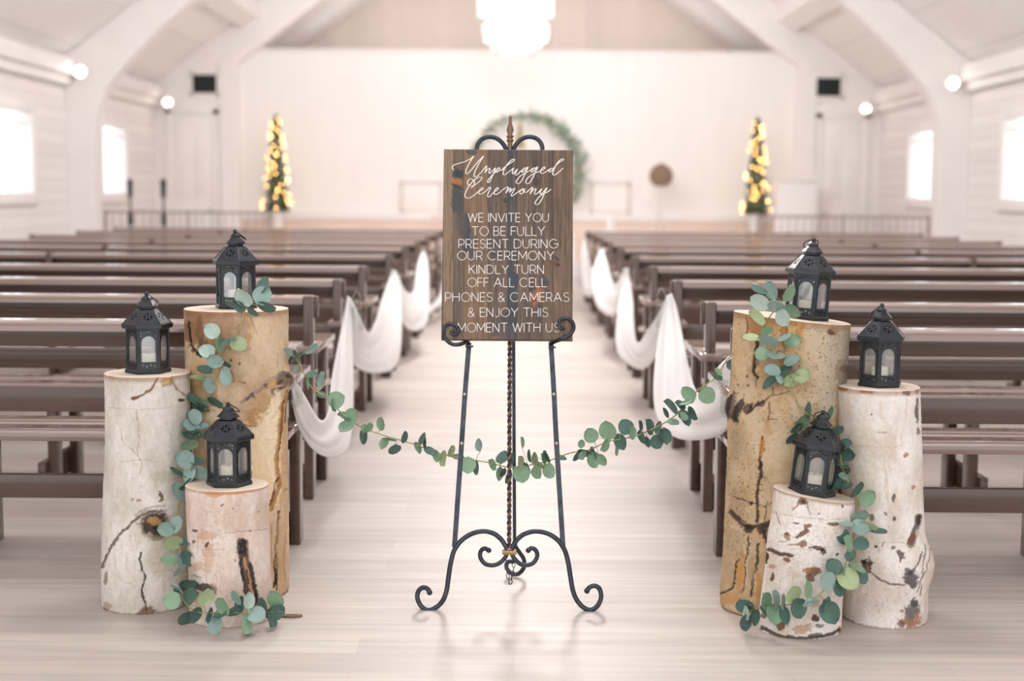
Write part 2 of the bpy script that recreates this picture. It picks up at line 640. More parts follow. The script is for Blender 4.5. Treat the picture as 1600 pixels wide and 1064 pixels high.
# side walls with real window openings
WZ0, WZ1, WW = 1.27, 2.24, 1.18
for s, side in ((-1, 'left'), (1, 'right')):
    mb = MB()
    x0, x1 = (s * HW, s * (HW + .16)) if s > 0 else (s * (HW + .16), s * HW)
    mb.box((x0, YB, 0), (x1, YC + .2, WZ0))
    mb.box((x0, YB, WZ1), (x1, YC + .2, WZ + .15))
    e = YB
    for wy in WIN_Y:
        mb.box((x0, e, WZ0), (x1, wy - WW / 2, WZ1))
        e = wy + WW / 2
    mb.box((x0, e, WZ0), (x1, YC + .2, WZ1))
    structure('wall_' + side, mb, M['shiplap'])
    structure('baseboard_' + side, MB().box((s * HW - (.02 if s > 0 else 0), YB, 0), (s * HW + (.02 if s < 0 else 0), YC, .14)), M['white'])
    # heavy crown beam under the roof
    mb = MB()
    a, b = sorted((s * HW, s * (HW - .17)))
    mb.box((a, YB, 2.76), (b, YC, 2.96), .01)
    a, b = sorted((s * HW, s * (HW - .10)))
    mb.box((a, YB, 2.64), (b, YC, 2.76), .008)
    structure('trim_crown_' + side, mb, M['white'])

n = 0
for s in (-1, 1):
    for wy in WIN_Y:
        n += 1
        f = MB()
        xi = s * (HW - .025)
        def fr(y0, y1, z0, z1, d0=-.03, d1=.14):
            a, b = sorted((s * (HW + d0), s * (HW + d1)))
            f.box((a, y0, z0), (b, y1, z1), .004)
        h = WW / 2
        fr(wy - h - .11, wy - h + .02, WZ0 - .1, WZ1 + .1)
        fr(wy + h - .02, wy + h + .11, WZ0 - .1, WZ1 + .1)
        fr(wy - h, wy + h, WZ1 - .02, WZ1 + .1)
        fr(wy - h - .13, wy + h + .13, WZ0 - .12, WZ0 + .02, -.06)
        fr(wy - h, wy + h, WZ1 - .16, WZ1 - .12, .04, .08)
        fr(wy - .012, wy + .012, WZ0, WZ1 - .12, .05, .08)
        o = structure('window_%d' % n, f, M['white'])
        p = MB()
        a, b = sorted((s * (HW + .085), s * (HW + .09)))
        p.box((a, wy - h, WZ0), (b, wy + h, WZ1))
        g = p.build('window_pane', M['window_glass'], o)
        g['kind'] = 'structure'

# roof: two sloping ceilings
for s, side in ((-1, 'left'), (1, 'right')):
    mb = MB()
    poly = [(s * (HW + .3), WZ - .3 * SL), (0, RZ), (0, RZ + .15), (s * (HW + .3), WZ - .3 * SL + .15)]
    mb.prism(poly, 'y', YB + 1.5, YC + .2)
    structure('ceiling_' + side, mb, M['ceilboard'])
    # long shallow purlin near the chancel wall
    mb = MB()
    xp = 4.42
    zp = WZ + (HW - xp) * SL
    mb.prism([(s * xp, zp), (s * (xp - .34), zp + .26), (s * (xp - .34), zp + .02), (s * (xp - .06), zp - .13)], 'y', 18.9, YC)
    structure('trim_purlin_' + side, mb, M['white'])

# laminated arch bents springing from the walls
def bent(y, name):
    for s in (-1, 1):
        outer, inner = [], []
        for px, py in ((153, 330), (153, 209), (157, 172), (172, 138), (195, 107), (223, 77), (255, 45), (296, 7)):
            P = at_y(px, py, 18.4)
            inner.append((-abs(P.x), P.z))
        inner.insert(0, (inner[0][0], 0))
        last = inner[-1]
        inner.append((0, last[1] + -last[0] * .80))
        poly = [(-HW - .02, 0)] + inner[:1] + inner[1:] + [(0, RZ - .02), (-HW - .02, WZ - .02)]
        poly = [(-s * x if s > 0 else x, z) for x, z in poly] if s > 0 else poly
        mb = MB().prism([(abs(x) * s, z) for x, z in poly], 'y', y - .13, y + .17)
        structure(name + ('_left' if s < 0 else '_right'), mb, M['white'], 30)

bent(18.4, 'trim_arch_bent')
bent(12.2, 'trim_arch_bent_rear')

# chancel wall with its tall gabled opening
JX, JZ, CSL = 4.42, 3.34, .743
APEX = JZ + JX * CSL
for s, side in ((-1, 'left'), (1, 'right')):
    poly = [(s * (HW + .1), 0), (s * JX, 0), (s * JX, JZ), (0, APEX), (0, RZ + .1), (s * (HW + .1), WZ + .02)]
    structure('wall_chancel_' + side, MB().prism(poly, 'y', YC, YC + .18), M['white'], 20)
    # inner casing of the opening
    t = .30
    poly = [(s * JX, 0), (s * (JX + t), 0), (s * (JX + t), JZ + .05), (0, APEX + t * 1.15), (0, APEX), (s * JX, JZ)]
    structure('trim_chancel_arch_' + side, MB().prism(poly, 'y', YC - .05, YC + .0), M['white'], 20)
    # chancel side walls and sloped ceiling
    a, b = sorted((s * JX, s * (JX + .1)))
    structure('wall_apse_' + side, MB().box((a, YC + .18, 0), (b, 26, JZ + .1)), M['white_wall'])
    poly = [(s * JX, JZ), (0, APEX), (0, APEX + .1), (s * (JX + .1), JZ + .1)]
    structure('ceiling_apse_' + side, MB().prism(poly, 'y', YC + .18, 26), M['white'], 20)

AW = 23.0            # the altar wall closes the lower part of the opening
AZ = at_y(800, 80, AW).z
structure('wall_altar', MB().box((-JX, AW, 0), (JX, AW + .12, AZ)), M['white_wall'])
structure('trim_altar_cap', MB().box((-JX, AW - .03, AZ - .03), (JX, AW + .15, AZ + .02), .008), M['white'])
structure('wall_gable', MB().prism([(-JX, 0), (JX, 0), (JX, JZ), (0, APEX), (-JX, JZ)], 'y', 25.6, 25.75), M['gable'], 20)
structure('floor_stage', MB().box((-JX, 21.2, 0), (JX, AW, .36), .01), M['tan_trim'])
zw, zl = at_y(800, 346, AW - .06).z, at_y(800, 333, AW - .08).z
structure('trim_altar_wainscot', MB().box((-JX, AW - .06, .36), (JX, AW, zw), .006), M['tan_trim'])
structure('trim_altar_ledge', MB().box((-JX, AW - .09, zw), (JX, AW, zl), .01), M['white'])

# doors in the chancel wall
for s, k in ((-1, 1), (1, 2)):
    cx = s * 5.16
    f = MB()
    f.box((cx - .42, YC - .05, 0), (cx - .33, YC + .02, 2.62), .006)
    f.box((cx + .33, YC - .05, 0), (cx + .42, YC + .02, 2.62), .006)
    f.box((cx - .42, YC - .05, 2.53), (cx + .42, YC + .02, 2.64), .006)
    o = structure('door_%d' % k, f, M['white'])
    lf = MB().box((cx - .33, YC - .022, .02), (cx + .33, YC + .02, 2.53), .004)
    for z0, z1 in ((.2, 1.1), (1.25, 2.35)):
        for x0, x1 in ((cx - .27, cx - .03), (cx + .03, cx + .27)):
            lf.box((x0, YC - .03, z0), (x1, YC - .02, z1), .003)
    q = lf.build('door_leaf', M['white'], o)
    h = MB().ball((cx - s * .27, YC - .07, 1.02), .032).tube([(cx - s * .27, YC - .07, 1.02), (cx - s * .27, YC - .02, 1.02)], .012)
    h.build('door_knob', M['steel'], o)

# ================================================================== PEWS
def pew(s, loc, label):
    """origin: aisle face of the back post, on the floor; s=+1 runs to +x"""
    r = thing('pew', loc, label, 'pew', 'pews right of the aisle' if s > 0 else 'pews left of the aisle')
    L = 4.02
    def part(name, boxes, bev=.004):
        mb = MB()
        for x0, x1, y0, y1, z0, z1 in boxes:
            a, b = sorted((s * x0, s * x1))
            mb.box((a, y0, z0), (b, y1, z1), bev)
        return mb.build(name, M['pew_polish_toplit' if name in ('seat_plank', 'armrest') else 'pew'], r)
    for x in (0, 2.40, L - .038):
        part('end_post', [(x, x + .038, 0, .092, 0, .874)])
    for x in (0, L - .038):
        part('front_leg', [(x, x + .038, .42, .505, 0, .632)])
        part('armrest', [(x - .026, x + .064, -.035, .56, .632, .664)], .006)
    part('front_leg', [(2.40, 2.438, .42, .505, 0, .44)])
    for x in (.038, 2.355, L - .076):
        part('runner', [(x, x + .036, .04, .47, .0, .055), (x, x + .036, .04, .47, .06, .118)])
    part('mid_support', [(1.13, 1.168, .10, .19, 0, .44), (1.13, 1.168, .40, .49, 0, .44), (1.168, 1.20, .06, .52, .03, .14)])
    part('back_board', [(-.012, L + .012, .092, .126, .776, .868)], .006)
    part('back_board', [(-.004, L + .004, .092, .124, .548, .636)], .005)
    mb = MB()
    for x0, x1 in ((.038, 2.40), (2.438, L - .038)):
        u0, u1 = sorted((s * x0, s * x1))
        mb.prism([(-.006, .838), (-.006, .860), (-.001, .8655), (.010, .8672), (.118, .8722), (.126, .870), (.126, .8685), (.091, .866), (.091, .838)], 'x', u0, u1)
    mb.build('cap_rail', M['pew_polish_toplit'], r, 50)
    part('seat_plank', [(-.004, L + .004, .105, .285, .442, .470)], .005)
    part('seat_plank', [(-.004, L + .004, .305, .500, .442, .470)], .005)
    for xb in (.038, 2.32, L - .072):
        part('seat_bearer', [(xb, xb + .034, .10, .49, .36, .442)])
    part('stretcher', [(.02, L - .02, .094, .128, .243, .326)])
    return r

ORD = ['first', 'second', 'third', 'fourth', 'fifth', 'sixth', 'seventh', 'eighth', 'ninth', 'tenth']
LR = [(4.78, -.80), (5.99, -.863), (7.16, -.888), (8.47, -.905), (10.05, -.89), (11.4, -.885), (12.85, -.88), (14.3, -.88), (15.8, -.87), (17.25, -.87)]
RR = [(4.655, .735), (5.81, .783), (7.28, .815), (8.68, .826), (10.15, .84), (11.55, .84), (12.95, .84), (14.28, .84), (15.65, .84), (17.05, .84)]
def pew_label(k, side):
    if k == 0:
        return 'brown pew nearest the camera on the %s, just behind the %s log group' % (side, side)
    if k == 9:
        return 'farthest brown wooden pew %s of the aisle, last row before the altar' % side
    return '%s brown wooden pew %s of the aisle, counting back from the log pedestals' % (ORD[k], side)
for s, rows, side in ((-1, LR, 'left'), (1, RR, 'right')):
    proto = None
    for k, (y, x) in enumerate(rows):
        if proto is None:
            proto = pew(s, (x, y, 0), pew_label(k, side))
        else:
            c = copy_tree(proto)
            c.location = (x, y, 0)
            c['label'] = pew_label(k, side)

# ================================================================== SWAGS BETWEEN THE PEW ENDS
def arc_resample(pts, n):
    P = catmull(pts, 10)
    d = [0]
    for i in range(1, len(P)):
        d.append(d[-1] + (P[i] - P[i - 1]).length)
    out = []
    j = 0
    for k in range(n):
        t = d[-1] * k / (n - 1)
        while j < len(P) - 2 and d[j + 1] < t:
            j += 1
        f = (t - d[j]) / max(1e-9, d[j + 1] - d[j])
        out.append(P[j].lerp(P[j + 1], min(1, max(0, f))))
    return out

def swag(upper, lower, y0, y1, label, seed):
    """cloth between an upper and a lower traced edge; y runs from y0 to y1 along the fall"""
    n, m = 72, 26
    U = arc_resample([Vector((a, b, 0)) for a, b in upper], n)
    Lw = arc_resample([Vector((a, b, 0)) for a, b in lower], n)
    rnd = random.Random(seed)
    ph = [rnd.uniform(0, 6.28) for _ in range(4)]
    vs, fs = [], []
    for i in range(n):
        t = i / (n - 1)
        y = y0 + (y1 - y0) * (t * t * (3 - 2 * t))
        A, B = at_y(U[i].x, U[i].y, y), at_y(Lw[i].x, Lw[i].y, y)
        w = (B - A).length
        for j in range(m):
            u = j / (m - 1)
            P = A.lerp(B, u)
            amp = min(.022, .12 * w + .003)
            fold = math.sin(u * 13 + ph[0] + 2.2 * math.sin(t * 3 + ph[1])) + .5 * math.sin(u * 24 + ph[2] + t * 5)
            # belly of the swag and soft length-wise folds, depth across the aisle direction
            P = P + Vector((.25 * amp * math.sin(u * 9 + ph[3]) * math.sin(PI * u), -1.1 * amp * fold - .06 * math.sin(PI * u) * min(1, w * 6), .2 * amp * fold * math.sin(PI * u)))
            vs.append(P)
    for i in range(n - 1):
        for j in range(m - 1):
            a = i * m + j
            fs.append((a, a + 1, a + m + 1, a + m))
    mb = MB().add(vs, fs)
    o = mb.build('fabric_swag', M['cloth'], None, 80)
    so = o.modifiers.new('thickness', 'SOLIDIFY')
    so.thickness = .004
    tag(o, label, 'fabric swag', 'white swags along the aisle')
    return o

swag([(456, 588), (476, 622), (500, 656), (514, 640), (520, 585), (533, 515), (543, 462)],
     [(455, 602), (463, 660), (486, 699), (515, 713), (545, 696), (552, 610), (548, 466)], 4.98, 7.12,
     'white fabric swag nearest the camera on the left, hanging low beside the jar', 1)
swag([(549, 470), (562, 495), (579, 519), (599, 461), (614, 422)],
     [(548, 486), (551, 560), (565, 577), (589, 582), (616, 574), (627, 539), (627, 450), (618, 423)], 7.12, 10.0,
     'second white fabric swag along the left pews, sagging between third and fifth pew ends', 2)
swag([(616, 422), (633, 455), (645, 455), (651, 421), (660, 392)],
     [(615, 436), (629, 502), (646, 517), (663, 509), (670, 488), (669, 420), (664, 393)], 10.0, 12.8,
     'third white fabric swag along the left pews, partly reaching towards the wooden sign', 3)
swag([(662, 392), (668, 470), (680, 470), (692, 440), (693, 372)],
     [(662, 400), (668, 483), (680, 482), (694, 468), (700, 430), (697, 372)], 12.8, 15.8,
     'white fabric swag on the left at the edge of the wooden sign', 4)
swag([(1146, 552), (1123, 572), (1098, 612), (1085, 605), (1074, 560), (1060, 490), (1049, 458)],
     [(1146, 660), (1118, 681), (1080, 688), (1050, 681), (1028, 654), (1022, 610), (1028, 530), (1041, 462)], 4.86, 7.24,
     'white fabric swag nearest the camera on the right, looping beside the tall tan log', 5)
swag([(1043, 462), (1018, 511), (996, 535), (988, 470), (981, 418)],
     [(1041, 474), (1029, 546), (1007, 577), (981, 568), (964, 546), (964, 498), (974, 420)], 7.24, 10.1,
     'second white fabric swag along the right pews, sagging between third and fifth pew ends', 6)
swag([(977, 420), (962, 445), (951, 420), (942, 388)],
     [(974, 432), (967, 485), (950, 493), (931, 473), (926, 430), (937, 389)], 10.1, 12.9,
     'third white fabric swag along the right pews, seen right of the wooden sign', 7)
swag([(938, 389), (925, 420), (919, 395), (916, 374)],
     [(935, 398), (927, 458), (915, 460), (909, 438), (908, 395), (912, 374)], 12.9, 15.6,
     'fourth white fabric swag along the right pews, far down the aisle', 8)
swag([(913, 374), (904, 415), (899, 400), (897, 366)],
     [(911, 382), (906, 448), (896, 444), (890, 410), (892, 366)], 15.6, 17.0,
     'farthest white fabric swag on the right, touching the edge of the wooden sign', 9)

# ================================================================== MASON JARS HUNG ON THE PEW ENDS
def jar(loc, label):
    r = thing('mason_jar', loc, label, 'jar', 'glass jars hung on the pew ends')
    b = MB()
    prof_o = [(.0, 0), (.024, 0), (.030, .004), (.0315, .012), (.0315, .085), (.029, .097), (.0245, .104), (.0235, .108), (.0262, .111), (.0262, .114), (.0238, .117), (.0258, .121), (.0238, .125), (.0235, .130)]
    prof_i = [(.0215, .130), (.0215, .106), (.027, .096), (.029, .085), (.029, .012), (.02, .006), (.0, .006)]
    b.lathe(prof_o + prof_i, 28, cap=False)
    b.build('jar_glass', M['glass'], r, 50)
    b = MB()
    b.tube([(.025 * math.cos(a), .025 * math.sin(a), .119) for a in [2 * PI * k / 24 for k in range(24)]], .0014, 6, True)
    b.tube(catmull([(-.026, 0, .119), (-.025, .005, .15), (-.012, .02, .19), (0, .03, .205), (.012, .02, .19), (.025, .005, .15), (.026, 0, .119)], 5), .0012, 6)
    b.build('wire_handle', M['steel'], r, 60)
    return r

j0 = jar((0, 0, 0), 'clear glass mason jar hanging on the nearest left pew beside the knotted tan log')
P = at_y(459, 636, 4.96); j0.location = P
P = at_y(1139, 651, 4.80)
c = copy_tree(j0); c.location = P; c['label'] = 'clear glass mason jar hanging on the nearest right pew behind the tall tan log'
P = at_y(557, 519, 7.1)
c = copy_tree(j0); c.location = P; c['label'] = 'small glass jar hanging in the left swags at the third pew end'
P = at_y(1033, 513, 7.25)
c = copy_tree(j0); c.location = P; c['label'] = 'small glass jar hanging in the right swags at the third pew end'

# ================================================================== EASEL AND SIGN
LEAN = R_(13)
EY = 4.385
EN = Vector((0, -math.cos(LEAN), math.sin(LEAN)))     # easel plane normal, towards the viewer
EU = Vector((0, math.sin(LEAN), math.cos(LEAN)))
EP = Vector((0, EY, 0))
def E(px, py, off=0.0):
    d = ray(px, py)
    return CPOS + d * ((EP + EN * off - CPOS).dot(EN) / d.dot(EN))
def Z2(pts, sc, ox, oy):
    return [(ox + x * sc, oy + y * sc) for x, y in pts]

eas = thing('display_easel', (0, EY, 0), 'black wrought iron scroll easel holding the wooden sign in the aisle', 'easel')
EO = Vector((0, EY, 0))
def iron(name, pts, rad, off=0.0, parent=eas, m='iron', n=10, sm=8, taper=None, end_ball=None):
    P = catmull([E(x, y, off) if not isinstance(off, (list, tuple)) else E(x, y, off[i]) for i, (x, y) in enumerate(pts)], sm)
    r = rad if taper is None else [rad + (taper - rad) * (i / (len(P) - 1)) for i in range(len(P))]
    mb = MB().tube(P, r, n)
    if end_ball:
        mb.ball(P[-1], end_ball, 10)
    return mb, P

S2, OX2, OY2 = .4324, 640, 520
def z2(pts):
    return Z2(pts, S2, OX2, OY2)
# straight flat legs with screws
for pts, scr in (([(215, 36), (200, 222), (188, 400), (162, 775)], [(199, 222), (188, 400)]), ([(511, 40), (522, 222), (531, 400), (555, 780)], [(521, 222), (531, 400)])):
    P = [E(x, y) for x, y in z2(pts)]
    o = MB().tube(catmull(P, 4), 1, 8, flat=(EN, .0082, .0042)).build('leg_bar', M['iron'], eas, 30, origin=EO)
    mb = MB()
    for x, y in z2(scr):
        c = E(x, y, .006)
        mb.ball(c, .0055, 10, (1, .6, 1))
    mb.build('screw', M['steel'], o, 60, origin=EO)
# scroll feet
FL = [(352, 782), (344, 766), (330, 746), (305, 726), (268, 717), (225, 726), (188, 750), (162, 785), (149, 830), (141, 880), (134, 930), (120, 968), (96, 992), (67, 1002), (42, 988), (28, 958), (33, 932), (50, 920), (66, 926), (72, 938)]
FR = [(368, 782), (376, 766), (390, 746), (415, 727), (455, 717), (500, 726), (536, 750), (560, 785), (573, 830), (581, 880), (590, 930), (604, 965), (628, 992), (655, 1001), (680, 985), (692, 955), (686, 925), (668, 914), (650, 920), (641, 932)]
for pts in (FL, FR):
    mb, P = iron('f', z2(pts), .0078, end_ball=.0095)
    lo = min(v[2] for v in mb.v)
    mb.v = [(x, y, z - lo if False else max(z, .0005)) for x, y, z in mb.v]
    mb.build('scroll_foot', M['iron'], eas, 60, origin=EO)
IL = [(352, 795), (345, 812), (325, 832), (300, 840), (272, 834), (256, 812), (257, 790), (270, 779), (286, 786)]
IR = [(368, 795), (376, 812), (395, 832), (418, 840), (446, 832), (461, 808), (456, 786), (440, 778), (429, 786)]
for pts in (IL, IR):
    mb, P = iron('i', z2(pts), .0072, end_ball=.0088)
    mb.build('inner_scroll', M['iron'], eas, 60, origin=EO)
# brass collar
A, B = E(*z2([(334, 784)])[0], .0), E(*z2([(386, 800)])[0], .0)
MB().box((A.x, A.y - .012, B.z - .001), (B.x, A.y + .014, A.z), .003).build('collar', M['brass_band'], eas, 40, origin=EO)
# twisted centre rod, two strands
a0, a1 = E(797.5, 232, -.008), E(795.5, 857, -.002)
for k, mm in ((0, 'copper'), (1, 'iron')):
    N = 420
    ax = (a1 - a0)
    u1 = Vector((1, 0, 0)); u2 = ax.normalized().cross(u1)
    pts = []
    for i in range(N + 1):
        t = i / N
        an = 2 * PI * (t * ax.length / .036) + k * PI
        pts.append(a0 + ax * t + (u1 * math.cos(an) + u2 * math.sin(an)) * .0036)
    MB().tube(pts, .0042, 7).build('twisted_rod', M[mm], eas, 60, origin=EO)
# finial
mb = MB()
axm = Matrix.Translation(E(797, 222, -.008)) @ EU.to_track_quat('Z', 'X').to_matrix().to_4x4()
h = (E(797, 181, -.008) - E(797, 222, -.008)).length
prof = [(0, -.03), (.008, -.03), (.008, 0), (.0115, .002), (.0115, .008), (.008, .010), (.008, .014), (.012, .016), (.012, .021), (.007, .024), (.009, .03), (.0118, .038), (.0118, .044), (.0085, .054), (.0055, .064), (.005, h - .006), (.003, h), (0, h)]
mb.lathe(prof, 16, axm, cap=False)
mb.build('finial', M['copper'], eas, 50, origin=EO)
# two top loops
Q1 = .376
TL = [(281, 240), (279, 200), (284, 172), (305, 150), (336, 143), (366, 152), (388, 172), (400, 196), (404, 240)]
TR = [(429, 240), (433, 196), (446, 170), (470, 150), (499, 143), (529, 151), (547, 172), (552, 200), (550, 240)]
for pts in (TL, TR):
    mb, P = iron('t', Z2(pts, Q1, 640, 160), .0075, -.006)
    mb.build('top_loop', M['iron'], eas, 60, origin=EO)
# shelf hooks: from the leg top forward and round in a spiral in front of the board
HL = Z2([(455, 985), (440, 962), (390, 985), (330, 1003), (250, 1003), (180, 965), (130, 905), (112, 840), (130, 765), (180, 722), (235, 718), (295, 750), (322, 805), (305, 855), (262, 868), (228, 850), (228, 822), (245, 832)], .1128, 680, 425)
HR = Z2([(615, 1000), (650, 975), (700, 955), (770, 930), (850, 895), (910, 850), (945, 775), (930, 700), (880, 652), (820, 642), (765, 665), (737, 715), (745, 770), (780, 790), (795, 775)], .1128, 790, 425)
for pts in (HL, HR):
    offs = [0, .008, .03] + [.045] * (len(pts) - 3)
    mb, P = iron('h', pts, .0072, offs, taper=.0045, sm=7, end_ball=.006)
    mb.build('shelf_hook', M['iron'], eas, 60, origin=EO)
for a, b in (((727, 530), (740, 541)), ((857, 532), (868, 543))):
    A, B = E(*a, .03), E(*b, -.005)
    MB().box((A.x, min(A.y, B.y), B.z), (B.x, max(A.y, B.y), B.z + .006), .0015).build('shelf_tab', M['iron'], eas, 30, origin=EO)
# rear strut with its ring foot and a short chain
top = E(801, 240, -.02)
foot = at_z(806, 886, .06)
foot.y = 4.80
foot = at_y(804, 845, 4.76)
MB().tube([top, foot], 1, 8, flat=(Vector((0, 1, 0)), .006, .005)).build('rear_strut', M['iron'], eas, 30, origin=EO)
RF = z2([(379, 752), (384, 775), (398, 795), (413, 820), (412, 850), (392, 871), (366, 868), (350, 848), (355, 828), (372, 826)])
P = catmull([at_y(x, y, 4.76 + .004 * i) for i, (x, y) in enumerate(RF)], 7)
mb = MB().tube(P, .0075, 10)
mb.ball(P[-1], .009)
mb.v = [(x, y, max(.0005, z)) for x, y, z in mb.v]
mb.build('rear_scroll', M['iron'], eas, 60, origin=EO)
ch = catmull([E(x, y, -.006) for x, y in z2([(350, 800), (349, 840), (355, 880), (362, 905), (370, 880), (376, 850), (374, 815)])], 6)
mb = MB()
step = .0125
acc, prev, k = 0, ch[0], 0
for i in range(1, len(ch)):
    acc += (ch[i] - ch[i - 1]).length
    if acc >= step:
        acc = 0
        t = (ch[i] - ch[i - 1]).normalized()
        sd = (Vector((1, 0, 0)) if k % 2 else Vector((0, 1, 0)))
        sd = (sd - t * sd.dot(t)).normalized()
        pts = [ch[i] + t * .0085 * math.cos(a) + sd * .0048 * math.sin(a) for a in [2 * PI * q / 12 for q in range(12)]]
        mb.tube(pts, .0014, 5, True)
        k += 1
mb.build('chain', M['iron'], eas, 60, origin=EO)

# ---- the board
SF = .036                      # front face distance from the easel plane
th = .021
tl, tr, bl, br = [E(*p, SF) for p in ((691.5, 233), (893.5, 233), (691.5, 531), (896.5, 531))]
xL, xR = (tl.x + bl.x) / 2, (tr.x + br.x) / 2
up0, up1 = (bl - EP).dot(EU), (tl - EP).dot(EU)
sign = thing('wooden_sign', EP + EN * SF + EU * up0 + Vector(((xL + xR) / 2, 0, 0)), 'dark stained wooden sign with white lettering standing on the black easel', 'sign')
SO = sign.location.copy()
def SP(x, u, off=0.0):          # x across, u up the board
    return EP + EN * (SF + off) + EU * u + Vector((x, 0, 0))
def Spx(px, py, off=0.0):
    return E(px, py, SF + off)
nx, nu = 300, 440
bv = .0022
vs, fs = [], []
for j in range(nu):
    for i in range(nx):
        a, b = i / (nx - 1), j / (nu - 1)
        x, u = xL + (xR - xL) * a, up0 + (up1 - up0) * b
        ed = min(x - xL, xR - x, u - up0, up1 - u)
        vs.append(SP(x, u, -max(0, bv - ed) ** 1.0 * .8))
for j in range(nu - 1):
    for i in range(nx - 1):
        k = j * nx + i
        fs.append((k, k + 1, k + nx + 1, k + nx))
ring = [i for i in range(nx)] + [j * nx + nx - 1 for j in range(1, nu)] + [(nu - 1) * nx + i for i in range(nx - 2, -1, -1)] + [j * nx for j in range(nu - 2, 0, -1)]
nb0 = len(vs)
for k in ring:
    v = vs[k]
    off = (v - EP).dot(EN) - SF
    vs.append(v - EN * (th + off))
m = len(ring)
for k in range(m):
    fs.append((ring[k], ring[(k + 1) % m], nb0 + (k + 1) % m, nb0 + k))
fs.append(tuple(nb0 + k for k in range(m)))
Pn = np.array([tuple(v) for v in vs])
px = project(Pn)
X, Y = px[:, 0], px[:, 1]
def col3(c):
    return np.array(rgb(*c)[:3])
def mixc(base, c, w):
    return base * (1 - w[:, None]) + col3(c)[None, :] * w[:, None]
g1 = fbm(np.stack([X * .16, Y * .012, X * 0], 1), 3, 4)
g2 = fbm(np.stack([X * .7, Y * .018, X * 0 + 4], 1), 9, 4)
g3 = fbm(np.stack([X * .05, Y * .02, X * 0 + 9], 1), 21, 4)
sign_c = np.tile(col3((126, 101, 82)), (len(vs), 1))
sign_c = mixc(sign_c, (158, 126, 98), sstep(.50, .68, g2) * .95)
sign_c = mixc(sign_c, (92, 76, 66), sstep(.52, .34, g1) * .95)
sign_c = mixc(sign_c, (104, 92, 86), sstep(.55, .75, g3) * .6)
strips = [(691, 708, (168, 140, 112), .55), (708, 724, (122, 104, 88), .5), (724, 744, (152, 118, 90), .5), (744, 763, (150, 118, 88), .5), (763, 792, (118, 98, 86), .4), (792, 808, (78, 78, 80), .62), (808, 826, (122, 100, 84), .35), (826, 846, (106, 88, 76), .45), (846, 864, (116, 94, 78), .3), (864, 897, (132, 104, 86), .4)]
wx = X + 2.2 * (fbm(np.stack([X * .02, Y * .03, X * 0], 1), 5, 3) - .5)
for a, b, c, w in strips:
    sign_c = mixc(sign_c, c, min(1, w * 1.5) * sstep(a - 1, a + 1, wx) * sstep(b + 1, b - 1, wx))
sign_c = mixc(sign_c, (72, 60, 54), sstep(.55, .75, g2) * .55)
sign_c = mixc(sign_c, (170, 138, 108), sstep(.45, .25, g2) * .45)
for gx in (708.5, 724, 763, 808, 846, 864, 826):
    sign_c = mixc(sign_c, (70, 58, 52), .6 * np.exp(-((wx - gx) / .8) ** 2))
def sblob(x, y, rx, ry, rot, c, w, n=.5, sd=1):
    global sign_c
    ca, sa = math.cos(R_(rot)), math.sin(R_(rot))
    dx, dy = X - x, Y - y
    a, b = (dx * ca + dy * sa) / rx, (-dx * sa + dy * ca) / ry
    nz = fbm(np.stack([X * .25, Y * .10, X * 0 + sd], 1), 31, 4) - .5
    d = np.sqrt(a * a + b * b) + nz * n * 2
    sign_c = mixc(sign_c, c, w * sstep(1.15, .7, d))
for a in [(714.5, 271, 9, 9, 20, (48, 62, 70), .95), (714.5, 284, 10, 6, 28, (184, 118, 62), .95), (714.5, 292, 10, 3.5, 28, (58, 44, 38), .9), (715, 312, 9.5, 24, 0, (72, 78, 80), .85), (719, 345, 6, 30, 0, (84, 80, 78), .6),
          (729, 365, 6, 40, 0, (62, 72, 82), .8), (735, 385, 10, 24, 0, (66, 74, 82), .6), (745, 400, 10, 10, 0, (70, 78, 86), .5), (775, 385, 12, 14, 0, (74, 78, 84), .55), (772, 398, 9, 5, 30, (60, 70, 80), .6),
          (737, 237, 10, 6, 10, (66, 74, 78), .7), (800, 240, 8, 12, 0, (78, 80, 84), .8), (838, 285, 5, 6, 0, (70, 62, 56), .85), (836, 258, 5, 8, 0, (78, 70, 62), .6), (790, 313, 4, 4.5, 0, (62, 62, 62), .85), (792, 322, 2.5, 2.5, 0, (72, 70, 68), .7),
          (800, 470, 7, 60, 0, (66, 72, 76), .75), (801, 440, 8, 22, 0, (58, 74, 82), .6), (866, 411, 9, 3.5, 18, (122, 78, 58), .85), (869, 403, 6, 2, 45, (58, 54, 54), .9), (872, 414, 4, 2, 0, (60, 48, 42), .8), (875, 372, 1.1, 26, 0, (52, 44, 42), .9),
          (840, 462, 9, 17, 20, (184, 116, 72), .9), (832, 449, 6, 4, -10, (62, 58, 58), .85), (850, 442, 8, 9, 0, (72, 74, 76), .7), (856, 458, 6, 8, 0, (80, 78, 76), .6), (842, 486, 6, 14, 0, (66, 72, 78), .7), (834, 470, 5, 2, -30, (84, 62, 50), .6),
          (776, 521, 10, 8, -20, (104, 92, 86), .75), (775, 527, 6, 3, -20, (168, 112, 82), .8), (790, 498, 8, 10, 0, (76, 76, 80), .7), (787, 518, 18, 14, 0, (90, 86, 86), .5), (750, 415, 14, 5, -25, (92, 84, 78), .5), (716, 470, 6, 40, 0, (96, 84, 72), .4),
          (868, 320, 6, 14, 0, (104, 82, 68), .5), (884, 300, 5, 60, 0, (112, 86, 70), .4), (846, 375, 7, 40, 0, (92, 84, 78), .45), (800, 360, 6, 45, 0, (86, 82, 80), .5)]:
    sblob(*a)
sign_c = mixc(sign_c, (80, 64, 54), .55 * (np.minimum(np.minimum(X - 691.5, 896 - X), np.minimum(Y - 233, 531 - Y)) < 1.2))
sign_c[nb0:] = col3((112, 88, 70))
